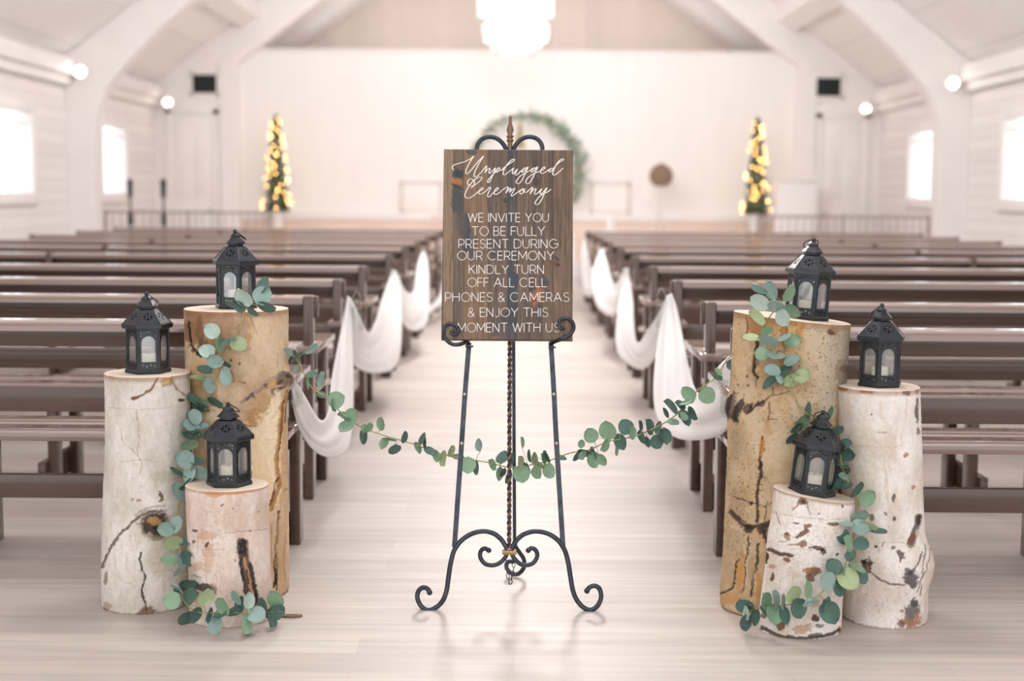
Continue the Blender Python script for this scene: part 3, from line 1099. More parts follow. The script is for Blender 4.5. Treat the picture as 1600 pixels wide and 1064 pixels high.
sign_c = (sign_c * np.array([.74, .77, .80])) * (1 + .5 * (fbm(np.stack([X * 1.1, Y * .02, X * 0 + 2], 1), 77, 3) - .5))[:, None]
sign_c = np.concatenate([sign_c, np.ones((len(vs), 1))], 1)
mb = MB().add(vs, fs)
mb.build('board', M['sign'], sign, 45, origin=SO, attr=sign_c)

# ---- lettering
def circ(cx, cy, rx, ry, a0, a1, n=18):
    return [(cx + rx * math.cos(R_(a0 + (a1 - a0) * i / n)), cy + ry * math.sin(R_(a0 + (a1 - a0) * i / n))) for i in range(n + 1)]
# monoline capitals on a unit cap height: (advance width, strokes)
G = {
 'A': (.92, [[(0, 0), (.44, 1), (.88, 0)], [(.15, .34), (.73, .34)]]),
 'B': (.66, [[(.0, 0), (0, 1), (.32, 1)] + circ(.32, .76, .24, .24, 90, -90) + [(0, .52)], [(.32, .52), (.36, .52)] + circ(.36, .26, .26, .26, 90, -90) + [(0, 0)]]),
 'C': (.96, [circ(.5, .5, .5, .5, 45, 315, 30)]),
 'D': (.84, [[(0, 0), (0, 1), (.34, 1)] + circ(.34, .5, .48, .5, 90, -90, 22) + [(0, 0)]]),
 'E': (.58, [[(.56, 1), (0, 1), (0, 0), (.56, 0)], [(0, .52), (.52, .52)]]),
 'F': (.56, [[(.54, 1), (0, 1), (0, 0)], [(0, .52), (.5, .52)]]),
 'G': (1.0, [circ(.5, .5, .5, .5, 48, 360, 32) + [(.56, .5)]]),
 'H': (.76, [[(0, 0), (0, 1)], [(.74, 0), (.74, 1)], [(0, .52), (.74, .52)]]),
 'I': (.02, [[(0.01, 0), (.01, 1)]]),
 'J': (.50, [[(.46, 1), (.46, .24)] + circ(.23, .24, .23, .24, 0, -150, 14)]),
 'K': (.72, [[(0, 0), (0, 1)], [(.64, 1), (.0, .40)], [(.22, .60), (.68, 0)]]),
 'L': (.56, [[(0, 1), (0, 0), (.54, 0)]]),
 'M': (.94, [[(0, 0), (.02, 1), (.46, .22), (.90, 1), (.92, 0)]]),
 'N': (.74, [[(0, 0), (0, 1), (.72, 0), (.72, 1)]]),
 'O': (1.0, [circ(.5, .5, .5, .5, 0, 360, 36)]),
 'P': (.66, [[(0, 0), (0, 1), (.36, 1)] + circ(.36, .70, .28, .30, 90, -90) + [(0, .40)]]),
 'R': (.68, [[(0, 0), (0, 1), (.36, 1)] + circ(.36, .71, .28, .29, 90, -90) + [(0, .42)], [(.36, .42), (.66, 0)]]),
 'S': (.64, [circ(.32, .755, .27, .245, 25, 270, 18)[:] + circ(.32, .255, .30, .255, 90, -160, 20)]),
 'T': (.76, [[(0, 1), (.74, 1)], [(.37, 1), (.37, 0)]]),
 'U': (.74, [[(0, 1), (0, .36)] + circ(.36, .36, .36, .36, 180, 360, 18) + [(.72, 1)]]),
 'V': (.84, [[(0, 1), (.41, 0), (.82, 1)]]),
 'W': (1.16, [[(0, 1), (.29, 0), (.57, .96), (.85, 0), (1.14, 1)]]),
 'Y': (.80, [[(0, 1), (.39, .46), (.78, 1)], [(.39, .46), (.39, 0)]]),
 '&': (.76, [[(.74, 0), (.16, .66)] + circ(.33, .79, .20, .21, 200, -20, 14) + [(.42, .62), (.12, .40)] + circ(.30, .25, .28, .25, 150, 300, 14) + [(.60, .22), (.70, .44)]]),
}
def text_line(txt, x0, x1, yt, yb, name):
    # natural advance, then fitted to the traced extent
    gap, space = .20, .50
    w, items = 0, []
    for i, chx in enumerate(txt):
        if chx == ' ':
            w += space - gap * .2
            continue
        items.append((chx, w))
        w += G[chx][0] + gap * (1.15 if chx in 'INHU' else .9)
    w -= gap
    k = (x1 - x0) / w
    mb = MB()
    for chx, off in items:
        for st_ in G[chx][1]:
            pts = [Spx(x0 + (off + a) * k, yb + (yt - yb) * b, .0006) for a, b in st_]
            # keep corners crisp: tiny overlapping bars per segment, round joints
            for q in range(len(pts) - 1):
                if (pts[q + 1] - pts[q]).length > 1e-6:
                    mb.tube([pts[q], pts[q + 1]], 1, 6, flat=(EN, .0012, .0006))
            for q in pts[1:-1]:
                mb.tube([q - EN * .0006, q + EN * .0006], .0012, 6)
    return mb.build(name, M['letter'], sign, None, origin=SO)
for a in [('WE INVITE YOU', 731.5, 857.5, 333.2, 346.6), ('TO BE FULLY', 737.5, 851, 354.2, 368), ('PRESENT DURING', 716.8, 871.5, 374, 387.7), ('OUR CEREMONY', 715, 865.5, 392.5, 406.2), ('KINDLY TURN', 733, 850, 414.2, 427.6), ('OFF ALL CELL', 731, 854, 434.3, 448), ('PHONES & CAMERAS', 696, 889, 457.3, 471), ('& ENJOY THIS', 731.3, 856, 481.2, 494.8), ('MOMENT WITH US', 715.5, 874, 504.8, 518.6)]:
    text_line(*a, 'lettering')
S1 = 110 / 1170
def A1(p): return [(690 + x * S1, 230 + y * S1) for x, y in p]
def A2(p): return [(790 + x * S1, 230 + y * S1) for x, y in p]
unp = [
 A1([(205, 382), (186, 358), (178, 328), (205, 296), (270, 274), (370, 246), (450, 212), (492, 184), (532, 148), (500, 200), (445, 300), (405, 385), (402, 432), (428, 440), (470, 405), (545, 315), (620, 225), (697, 148), (650, 225), (590, 330), (550, 420), (540, 480), (566, 494), (612, 466), (680, 395), (738, 318), (748, 330), (722, 424), (752, 382), (792, 352), (802, 372), (786, 415), (800, 434), (842, 400), (892, 345), (884, 385), (846, 475), (806, 565), (778, 590), (764, 572), (786, 530), (850, 458), (905, 392), (938, 350), (962, 342), (962, 372), (930, 412), (900, 418), (916, 398), (1000, 380), (1050, 340), (1064, 325)]),
 A2([(-64, 382), (-30, 345), (30, 300), (90, 258), (142, 222), (136, 200), (100, 212), (46, 265), (-10, 345), (-42, 420), (-34, 458), (2, 450), (50, 412), (102, 372), (130, 350), (112, 412), (114, 442), (150, 418), (194, 364), (166, 428), (162, 458), (190, 456), (240, 412), (290, 368), (330, 345), (350, 348), (316, 345), (280, 382), (274, 414), (300, 405), (345, 360), (374, 326), (345, 395), (296, 500), (246, 586), (204, 606), (176, 586), (190, 545), (240, 485), (310, 438), (400, 392), (460, 352), (508, 346), (474, 345), (438, 382), (432, 414), (458, 405), (502, 360), (531, 325), (504, 395), (454, 500), (404, 586), (362, 606), (334, 586), (348, 540), (398, 485), (470, 440), (560, 402), (620, 376), (656, 342), (640, 328), (606, 354), (582, 402), (590, 434), (630, 430), (690, 396), (742, 360)]),
 A2([(790, 350), (762, 352), (724, 390), (730, 412), (765, 395), (830, 312), (900, 246), (958, 216), (962, 200), (936, 196), (890, 228), (836, 300), (798, 385), (782, 440), (800, 464), (846, 445), (906, 396), (956, 344)]),
]
cer = [
 A1([(488, 682), (530, 645), (548, 600), (530, 552), (486, 526), (446, 548), (430, 596), (454, 634), (506, 640), (570, 616), (632, 568), (666, 516), (646, 496), (596, 508), (524, 566), (454, 646), (404, 740), (386, 806), (410, 842), (470, 842), (540, 798), (612, 740), (664, 714), (692, 684), (670, 676), (634, 710), (618, 758), (638, 782), (690, 762), (756, 712), (800, 664), (812, 684), (794, 724), (768, 785), (770, 826), (800, 822), (840, 776), (880, 740), (922, 714), (944, 684), (924, 676), (888, 712), (874, 762), (896, 788), (950, 764), (1020, 706), (1084, 664), (1108, 668), (1092, 706), (1066, 766)]),
 A2([(1, 766), (30, 726), (70, 686), (88, 690), (62, 752), (94, 722), (140, 686), (154, 694), (120, 748), (92, 798), (108, 812), (160, 778), (230, 726), (288, 690), (250, 716), (236, 756), (256, 780), (296, 752), (314, 706), (296, 686), (282, 706), (306, 744), (350, 746), (400, 706), (440, 668), (450, 684), (405, 776), (448, 722), (496, 690), (506, 704), (482, 756), (490, 786), (536, 760), (602, 690), (576, 742), (580, 780), (622, 752), (686, 676), (646, 765), (602, 866), (550, 940), (508, 952), (488, 930), (510, 886), (566, 818), (640, 770), (700, 742), (756, 698)]),
]
for name, group in (('script_lettering', unp), ('script_lettering', cer)):
    mb = MB()
    for p in group:
        pts = catmull([Spx(x, y, .0007) for x, y in p], 7)
        nn = len(pts)
        rad = []
        for i in range(nn):
            d = pts[min(i + 1, nn - 1)] - pts[max(i - 1, 0)]
            down = abs(d.normalized().dot(EU)) if d.length > 0 else 0
            rad.append(.0010 + .0009 * down)
        mb.tube(pts, rad, 6)
    o = mb.build(name, M['letter'], sign, 60, origin=SO)

# ================================================================== LOG PEDESTALS
LOGS = {}
def make_log(key, label, yc, rows, cols, feats, slant=0, bumps=(), seed=1, top_rim=(150, 110, 80), lent=.25, wob=.010, group=None, ds=1.0):
    rows = sorted(rows)
    zs, xc, rr = [], [], []
    for py, a, b in rows:
        A, B = at_y(a, py, yc), at_y(b, py, yc)
        zs.append(A.z * .5 + B.z * .5); xc.append((A.x + B.x) / 2); rr.append((B.x - A.x) / 2)
    zt = zs[0]
    zs = np.array(zs[::-1]); xc = np.array(xc[::-1]); rr = np.array(rr[::-1])
    zs[0] = 0
    NU, NV = 320, 300
    U = np.arange(NU) / NU * 2 * PI
    V = np.linspace(0, 1, NV) ** 1.0
    uu, vv = np.meshgrid(U, V)
    cu, su = np.cos(uu), np.sin(uu)
    ztop = zt + slant * cu
    z = vv * ztop
    cx_ = np.interp(z, zs, xc)
    r_ = np.interp(z, zs, rr)
    Pn = np.stack([cu.ravel() * 1.3, su.ravel() * 1.3, z.ravel() * 4], 1)
    low = fbm(Pn, seed, 3).reshape(r_.shape) - .5
    face = np.abs(su)                      # silhouette kept, front and back free
    r_ = r_ * (1 + wob * 6 * low * face * .6 + wob * .5 * low)
    x = cx_ + r_ * cu
    y = yc + r_ * su * ds
    Pw = np.stack([x.ravel(), y.ravel(), z.ravel()], 1)
    nrm = np.stack([cu.ravel(), su.ravel(), np.zeros(cu.size)], 1)
    pp = project(Pw)
    view = Pw - np.array(CPOS)
    front = ((nrm * view).sum(1) < 0).astype(float)
    X, Y = pp[:, 0], pp[:, 1]
    n1 = fbm(np.stack([cu.ravel() * 2.2, su.ravel() * 2.2, z.ravel() * 9], 1), seed + 11, 4)
    n2 = fbm(np.stack([cu.ravel() * 7, su.ravel() * 7, z.ravel() * 55], 1), seed + 23, 4)
    n3 = fbm(np.stack([cu.ravel() * 10, su.ravel() * 10, z.ravel() * 12], 1), seed + 37, 4)
    C = np.tile(col3(cols[0]), (X.size, 1))
    C = mixc(C, cols[1], sstep(.48, .66, n1) * .8)
    C = mixc(C, cols[2], sstep(.52, .30, n1) * .7)
    C = mixc(C, cols[3], sstep(.58, .72, n3) * .55)
    # fine horizontal lenticels
    n4 = vnoise(np.stack([cu.ravel() * 9, su.ravel() * 9, z.ravel() * 160], 1), seed + 51)
    C = mixc(C, cols[4], sstep(.80, .93, n4) * lent)
    disp = np.zeros(X.size)
    wxn = fbm(np.stack([X * .11, Y * .11, X * 0], 1), seed + 61, 4) - .5
    wyn = fbm(np.stack([X * .11, Y * .11, X * 0 + 7], 1), seed + 71, 4) - .5
    fine = fbm(np.stack([X * .35, Y * .35, X * 0 + 3], 1), seed + 81, 3) - .5
    for ft in feats:
        kind = ft[0]
        if kind == 'b':                  # blotch: x, y, rx, ry, rot, colour, strength, depth
            _, fx, fy, rx, ry, rot, c, w = ft[:8]
            dep = ft[8] if len(ft) > 8 else 0
            ca, sa = math.cos(R_(rot)), math.sin(R_(rot))
            k = min(rx, ry)
            dx, dy = X - fx + wxn * k * .9, Y - fy + wyn * k * .9
            a, b = (dx * ca + dy * sa) / rx, (-dx * sa + dy * ca) / ry
            d = np.sqrt(a * a + b * b) + fine * min(.9, 9 / k)
            m_ = sstep(1.12, .78, d) * front
            C = mixc(C, c, m_ * w)
            disp += dep * m_
        elif kind == 'l':                # stroke: points, width, colour, strength, depth
            _, pts, wd, c, w = ft[:5]
            dep = ft[5] if len(ft) > 5 else 0
            q = catmull([Vector((a, b, 0)) for a, b in pts], 5)
            dm = np.full(X.size, 1e9)
            Xw, Yw = X + wxn * 5, Y + wyn * 5
            for i in range(len(q) - 1):
                ax_, ay_, bx_, by_ = q[i].x, q[i].y, q[i + 1].x, q[i + 1].y
                L2 = (bx_ - ax_) ** 2 + (by_ - ay_) ** 2 + 1e-9
                t = np.clip(((Xw - ax_) * (bx_ - ax_) + (Yw - ay_) * (by_ - ay_)) / L2, 0, 1)
                dm = np.minimum(dm, np.hypot(Xw - ax_ - t * (bx_ - ax_), Yw - ay_ - t * (by_ - ay_)))
            m_ = sstep(wd * 1.15, wd * .55, dm + fine * min(wd * 1.2, 3.0)) * front
            C = mixc(C, c, m_ * w)
            disp += dep * m_
        elif kind == 's':                # speckle of tiny dots: x0,x1,y0,y1,colour,density
            _, a0, a1, b0, b1, c, w, th_ = ft
            sp_ = vnoise(np.stack([X * .85, Y * .6, X * 0 + seed], 1), seed + 91)
            inside = sstep(a0 - 6, a0 + 6, X) * sstep(a1 + 6, a1 - 6, X) * sstep(b0 - 6, b0 + 6, Y) * sstep(b1 + 6, b1 - 6, Y)
            C = mixc(C, c, sstep(th_, th_ + .06, sp_) * inside * w * front)
    for bx, by, brx, bry, amt in bumps:
        d = ((X - bx) / brx) ** 2 + ((Y - by) / bry) ** 2
        disp += amt * np.exp(-d) * front
    rim = sstep(.972, .992, vv.ravel() + fine * .012)
    C = mixc(C, top_rim, rim * .6)
    C = mixc(C, (120, 92, 70), sstep(.012, .0, vv.ravel() + fine * .01) * .7)
    disp += (n2 - .5) * .0022
    Pw = Pw + nrm * disp[:, None]
    base = Vector((float(xc[0]), yc, 0))
    t = thing('log_pedestal', base, label, 'log pedestal', group)
    vs = [tuple(p) for p in (Pw - np.array(base))]
    fs = []
    for j in range(NV - 1):
        for i in range(NU):
            i2 = (i + 1) % NU
            fs.append((j * NU + i, j * NU + i2, (j + 1) * NU + i2, (j + 1) * NU + i))
    # close the underside
    fs.append(tuple(range(NU))[::-1])
    mb = MB(); mb.v = vs; mb.f = fs
    C4 = np.concatenate([np.clip(C, 0, 1), np.ones((len(vs), 1))], 1)
    mb.build('bark', M['bark'], t, 60, attr=C4)
    # sawn top
    cxt = float(np.interp(zt, zs, xc)) - base.x
    k0 = (NV - 1) * NU
    mb = MB()
    vs2 = []
    for rad in (1.0, .985, .66, .33):
        for i in range(NU):
            p = Vector(vs[k0 + i])
            q = Vector((cxt, 0, zt))
            w = q.lerp(p, rad)
            if rad < 1:
                w.z = zt + (slant * (w.x - cxt) / float(rr[-1])) + .0012
            vs2.append(w)
    vs2.append(Vector((cxt, 0, zt + .0012)))
    fs2 = []
    for q in range(3):
        for i in range(NU):
            i2 = (i + 1) % NU
            fs2.append((q * NU + i, q * NU + i2, (q + 1) * NU + i2, (q + 1) * NU + i))
    for i in range(NU):
        fs2.append((3 * NU + i, 3 * NU + (i + 1) % NU, 4 * NU))
    mb.add(vs2, fs2)
    cf = mb.build('sawn_top', M['rings'], t, 50, origin=(cxt, 0, 0))
    cf.location = (cxt, 0, 0)
    LOGS[key] = dict(t=t, yc=yc, zs=zs, xc=xc, rr=rr, zt=zt, base=base, slant=slant, xt=cxt + base.x, ds=ds)
    return t

def log_y(key, px, py, out=.0):
    """depth of the front surface of a log at a picture point"""
    g = LOGS[key]
    y = g['yc'] - .1
    for _ in range(6):
        P = at_y(px, py, y)
        xc = float(np.interp(P.z, g['zs'], g['xc'])); r = float(np.interp(P.z, g['zs'], g['rr']))
        d = min(.995, abs(P.x - xc) / r)
        y = g['yc'] - g['ds'] * r * math.sqrt(1 - d * d)
    return y - out

BIRCH = [(224, 213, 203), (238, 230, 222), (200, 188, 172), (214, 190, 164), (150, 130, 114)]
GREY = [(222, 215, 207), (234, 229, 222), (200, 192, 178), (206, 196, 178), (150, 136, 118)]
TAN = [(206, 180, 150), (222, 198, 168), (180, 148, 116), (192, 156, 110), (120, 92, 70)]
GOLD = [(194, 168, 134), (208, 186, 156), (168, 144, 116), (190, 156, 112), (112, 84, 60)]
PINK = [(226, 210, 200), (238, 226, 218), (206, 182, 166), (218, 186, 160), (156, 126, 110)]
WHT = [(234, 226, 219), (243, 238, 233), (214, 198, 186), (222, 200, 180), (150, 122, 106)]

make_log('A', 'greyish white birch log with a round dark knot, far left, middle height', 4.445,
    [(582, 165, 295.5), (620, 166, 296), (700, 166.5, 296), (760, 163.5, 296), (800, 162.5, 297), (850, 161, 298), (900, 160.5, 298), (945, 161, 296), (952, 163, 293)], GREY, [
    ('b', 243, 818, 25, 25, 0, (120, 98, 78), .75, .004), ('b', 243, 818, 19, 19, 0, (58, 46, 40), .9, -.003), ('b', 240, 814, 10, 8, 0, (178, 142, 92), .9), ('b', 243, 824, 7, 4, 30, (40, 32, 28), .9),
    ('l', [(250, 797), (232, 799), (214, 810), (196, 826), (180, 845), (168, 866), (161, 886)], 2.6, (96, 76, 64), .85, .002), ('l', [(258, 790), (235, 792), (212, 804)], 2.2, (130, 112, 96), .5),
    ('b', 258.5, 594, 9, 9, 0, (150, 118, 88), .6, .006), ('b', 258.5, 594, 6.5, 7, 0, (214, 174, 122), .9, .004), ('l', [(247, 588), (240, 601), (229, 614), (215, 621), (205, 623)], 2.0, (132, 96, 76), .9), ('b', 210, 622, 7, 3, -5, (122, 76, 58), .9),
    ('l', [(264, 587), (272, 600), (283, 612), (288, 617)], 1.8, (140, 108, 88), .8), ('b', 283, 625, 6, 2.4, 0, (64, 50, 46), .95), ('b', 200, 588, 9, 3, 0, (178, 138, 104), .6), ('b', 176, 588, 5, 2.5, 0, (124, 92, 72), .7),
    ('l', [(221, 864), (219, 877), (224, 893), (226, 908), (222, 923), (226, 940), (228, 954)], 1.7, (48, 38, 34), .95, -.003), ('b', 230, 955, 12, 8, 0, (112, 76, 54), .8), ('b', 220, 958, 5, 7, 0, (96, 66, 48), .7),
    ('l', [(214, 640), (217, 680), (215, 710), (222, 722), (218, 742)], .9, (170, 140, 112), .7), ('l', [(188, 668), (192, 690), (205, 702), (215, 712)], .8, (176, 148, 120), .7), ('l', [(190, 722), (220, 718), (245, 722)], .8, (170, 150, 126), .6), ('b', 217, 782, 5, 2.5, 0, (160, 110, 86), .8), ('b', 207, 781, 2.5, 2, 0, (160, 110, 86), .7),
    ('b', 284, 920, 8, 6, -20, (52, 42, 38), .9), ('b', 165, 905, 3, 14, 10, (110, 84, 66), .7), ('b', 168, 948, 6, 8, 0, (150, 120, 92), .6), ('b', 262, 745, 26, 10, 0, (178, 172, 152), .5), ('b', 278, 700, 14, 60, 0, (182, 176, 160), .5), ('b', 252, 875, 20, 30, 0, (206, 194, 172), .5),
    ('l', [(170, 636), (230, 640), (290, 632)], .7, (170, 158, 140), .5), ('l', [(240, 880), (262, 876), (282, 880)], .7, (170, 152, 128), .5), ('l', [(240, 895), (262, 892), (282, 896)], .7, (170, 152, 128), .5), ('l', [(180, 900), (200, 912), (216, 905)], .7, (176, 160, 138), .5)],
    seed=3, bumps=[(243, 818, 30, 30, .006)], group=None)

make_log('B', 'tallest tan log of the left group, bark partly stripped, with a gnarled knot', 4.585,
    [(482, 288.5, 450), (520, 289.5, 450), (575, 291, 449.5), (640, 292, 448.5), (700, 291, 449), (780, 290, 450), (850, 290, 451), (917, 292, 451), (922, 295, 450)], TAN, [
    ('b', 330, 515, 42, 34, 0, (158, 118, 88), .7), ('b', 300, 510, 14, 36, 0, (150, 108, 72), .7), ('b', 312, 520, 6, 30, 0, (112, 80, 58), .6), ('b', 344, 500, 16, 14, 0, (176, 142, 116), .5), ('b', 318, 542, 10, 12, 0, (100, 78, 66), .7), ('b', 372, 520, 20, 22, 0, (168, 132, 112), .55), ('b', 330, 548, 14, 12, -20, (176, 124, 88), .6),
    ('l', [(294, 505), (298, 530), (302, 545), (309, 553), (314, 556)], 2.6, (50, 38, 32), .95, -.004), ('b', 310, 553, 5, 3.4, 20, (62, 50, 44), .9), ('b', 301, 549, 3, 3, 0, (80, 60, 50), .8),
    ('l', [(393, 496), (396, 510), (402, 518)], 1.2, (110, 86, 70), .8), ('l', [(386, 530), (392, 521), (400, 518)], 2, (206, 158, 96), .8), ('b', 391, 545, 1.5, 2.5, 0, (70, 54, 46), .9), ('b', 361, 563, 2, 2.5, 0, (70, 54, 46), .9), ('b', 374, 568, 1.5, 2, 0, (80, 60, 50), .9), ('b', 433, 553, 1.2, 2, 0, (90, 68, 56), .9), ('l', [(360, 578), (364, 586), (366, 594)], 1.2, (110, 84, 68), .8), ('l', [(372, 596), (384, 597)], 1, (96, 72, 58), .8),
    ('b', 308, 590, 14, 30, 0, (206, 168, 116), .7), ('b', 315, 620, 26, 26, 0, (166, 132, 92), .5), ('b', 420, 530, 28, 40, 0, (220, 194, 164), .6),
    ('l', [(378, 628), (392, 616), (404, 608), (416, 596), (430, 588), (446, 582)], 3.2, (150, 134, 122), .75, .003), ('b', 392, 616, 5, 2.6, -45, (92, 84, 84), .9), ('b', 386, 622, 7, 2.4, -40, (96, 88, 88), .9), ('b', 396, 620, 4, 2, 50, (92, 84, 84), .9), ('b', 414, 602, 4, 6, -30, (96, 86, 84), .85),
    ('b', 424, 600, 10, 8, -35, (206, 168, 116), .8), ('b', 440, 592, 12, 11, -15, (112, 98, 90), .85, .004), ('b', 444, 588, 5, 3, 30, (66, 58, 54), .9), ('b', 434, 597, 5, 2.5, -40, (84, 72, 64), .9), ('b', 450, 594, 4, 9, 0, (128, 104, 88), .8), ('b', 428, 612, 6, 5, -30, (88, 72, 62), .8), ('b', 436, 607, 8, 3, -20, (60, 48, 42), .8),
    ('b', 410, 640, 24, 24, 0, (190, 154, 112), .6), ('b', 400, 650, 18, 14, 0, (178, 130, 74), .7), ('l', [(384, 664), (400, 664), (414, 660), (420, 652)], 2, (150, 104, 60), .8),
    ('b', 418, 720, 27, 78, 0, (244, 222, 190), .97, -.005), ('b', 428, 650, 12, 40, 10, (246, 226, 196), .95, -.004), ('b', 402, 700, 18, 40, 0, (242, 218, 184), .9), ('b', 412, 760, 14, 40, 0, (240, 214, 176), .9),
    ('l', [(446, 612), (441, 640), (438, 680), (434, 710), (434, 735), (438, 752), (431, 775), (424, 796)], 3.6, (176, 124, 66), .9, .003), ('l', [(443, 625), (438, 690), (436, 720)], 1.3, (112, 72, 42), .9), ('l', [(436, 748), (430, 760), (428, 775), (422, 790)], 1.6, (104, 66, 38), .9),
    ('b', 445, 720, 5, 90, 0, (206, 172, 132), .8), ('l', [(448, 622), (447, 640), (446, 660)], 1.3, (70, 50, 40), .8), ('l', [(436, 800), (434, 830), (431, 870), (430, 916)], 2.1, (52, 38, 30), .95, -.004), ('b', 432, 890, 2.6, 34, 0, (46, 34, 28), .9), ('b', 440, 860, 10, 60, 0, (198, 164, 122), .6), ('l', [(446, 835), (444, 870), (446, 910)], .9, (150, 116, 82), .7), ('l', [(424, 820), (424, 860), (422, 900)], .9, (160, 126, 92), .7), ('l', [(442, 768), (448, 764)], 1.3, (160, 108, 60), .8)],
    ds=.9, seed=8, bumps=[(450, 592, 16, 14, .014), (418, 598, 12, 10, .006)], lent=.3)

make_log('C', 'short pinkish birch log in front of the left group, with a long black scar', 4.29,
    [(757, 290.5, 418), (790, 291.5, 419), (850, 294, 421), (900, 296, 423), (940, 297, 424.5), (965, 298, 424), (972, 300, 422)], PINK, [
    ('b', 352, 769, 28, 5, 0, (206, 152, 100), .85), ('b', 330, 772, 14, 4, 10, (196, 140, 92), .6), ('b', 385, 766, 16, 3, 0, (176, 126, 96), .6),
    ('l', [(379, 850), (380, 862), (384, 885), (390, 915), (398, 942)], 10, (62, 50, 44), .92, -.004), ('b', 379, 857, 8, 14, 5, (50, 42, 40), .9), ('l', [(382, 874), (388, 895), (394, 922), (398, 940)], 3.4, (190, 146, 112), .85), ('l', [(386, 890), (390, 912)], 1.6, (60, 46, 40), .9), ('l', [(392, 880), (398, 910), (402, 940)], 3, (40, 34, 32), .9), ('l', [(376, 870), (379, 900), (384, 930)], 2.6, (40, 34, 32), .9),
    ('b', 316, 918, 20, 6, 4, (56, 46, 42), .9), ('b', 334, 922, 5, 9, 0, (70, 58, 52), .8), ('b', 304, 914, 5, 8, 0, (60, 50, 46), .8), ('b', 320, 934, 18, 9, 0, (206, 174, 146), .6),
    ('b', 322, 838, 16, 8, 0, (206, 160, 128), .7), ('b', 326, 870, 10, 24, 5, (204, 158, 124), .65), ('b', 310, 885, 8, 8, 0, (206, 160, 130), .6), ('b', 345, 890, 24, 40, 0, (224, 200, 182), .5),
    ('b', 305, 829.5, 4.5, 2, 0, (72, 60, 54), .9), ('b', 323, 852, 6, 2.4, -60, (80, 64, 56), .9), ('b', 303, 847, 3, 3, 0, (84, 68, 60), .8), ('b', 347, 789, 4, 1.8, -20, (112, 88, 76), .8), ('b', 391, 830, 3, 1.6, 0, (120, 92, 80), .8), ('b', 364, 795, 2, 1.2, 0, (130, 100, 84), .8), ('b', 368, 876, 1.6, 2.6, 0, (150, 116, 98), .8), ('b', 404, 800, 3, 1.4, 0, (150, 116, 98), .7),
    ('l', [(352, 833), (390, 829), (418, 826)], .8, (160, 128, 110), .7), ('l', [(320, 858), (345, 860), (352, 858)], .7, (170, 138, 118), .6), ('s', 330, 380, 790, 930, (196, 160, 140), .5, .76)],
    ds=.88, seed=14, lent=.3, top_rim=(186, 128, 96))

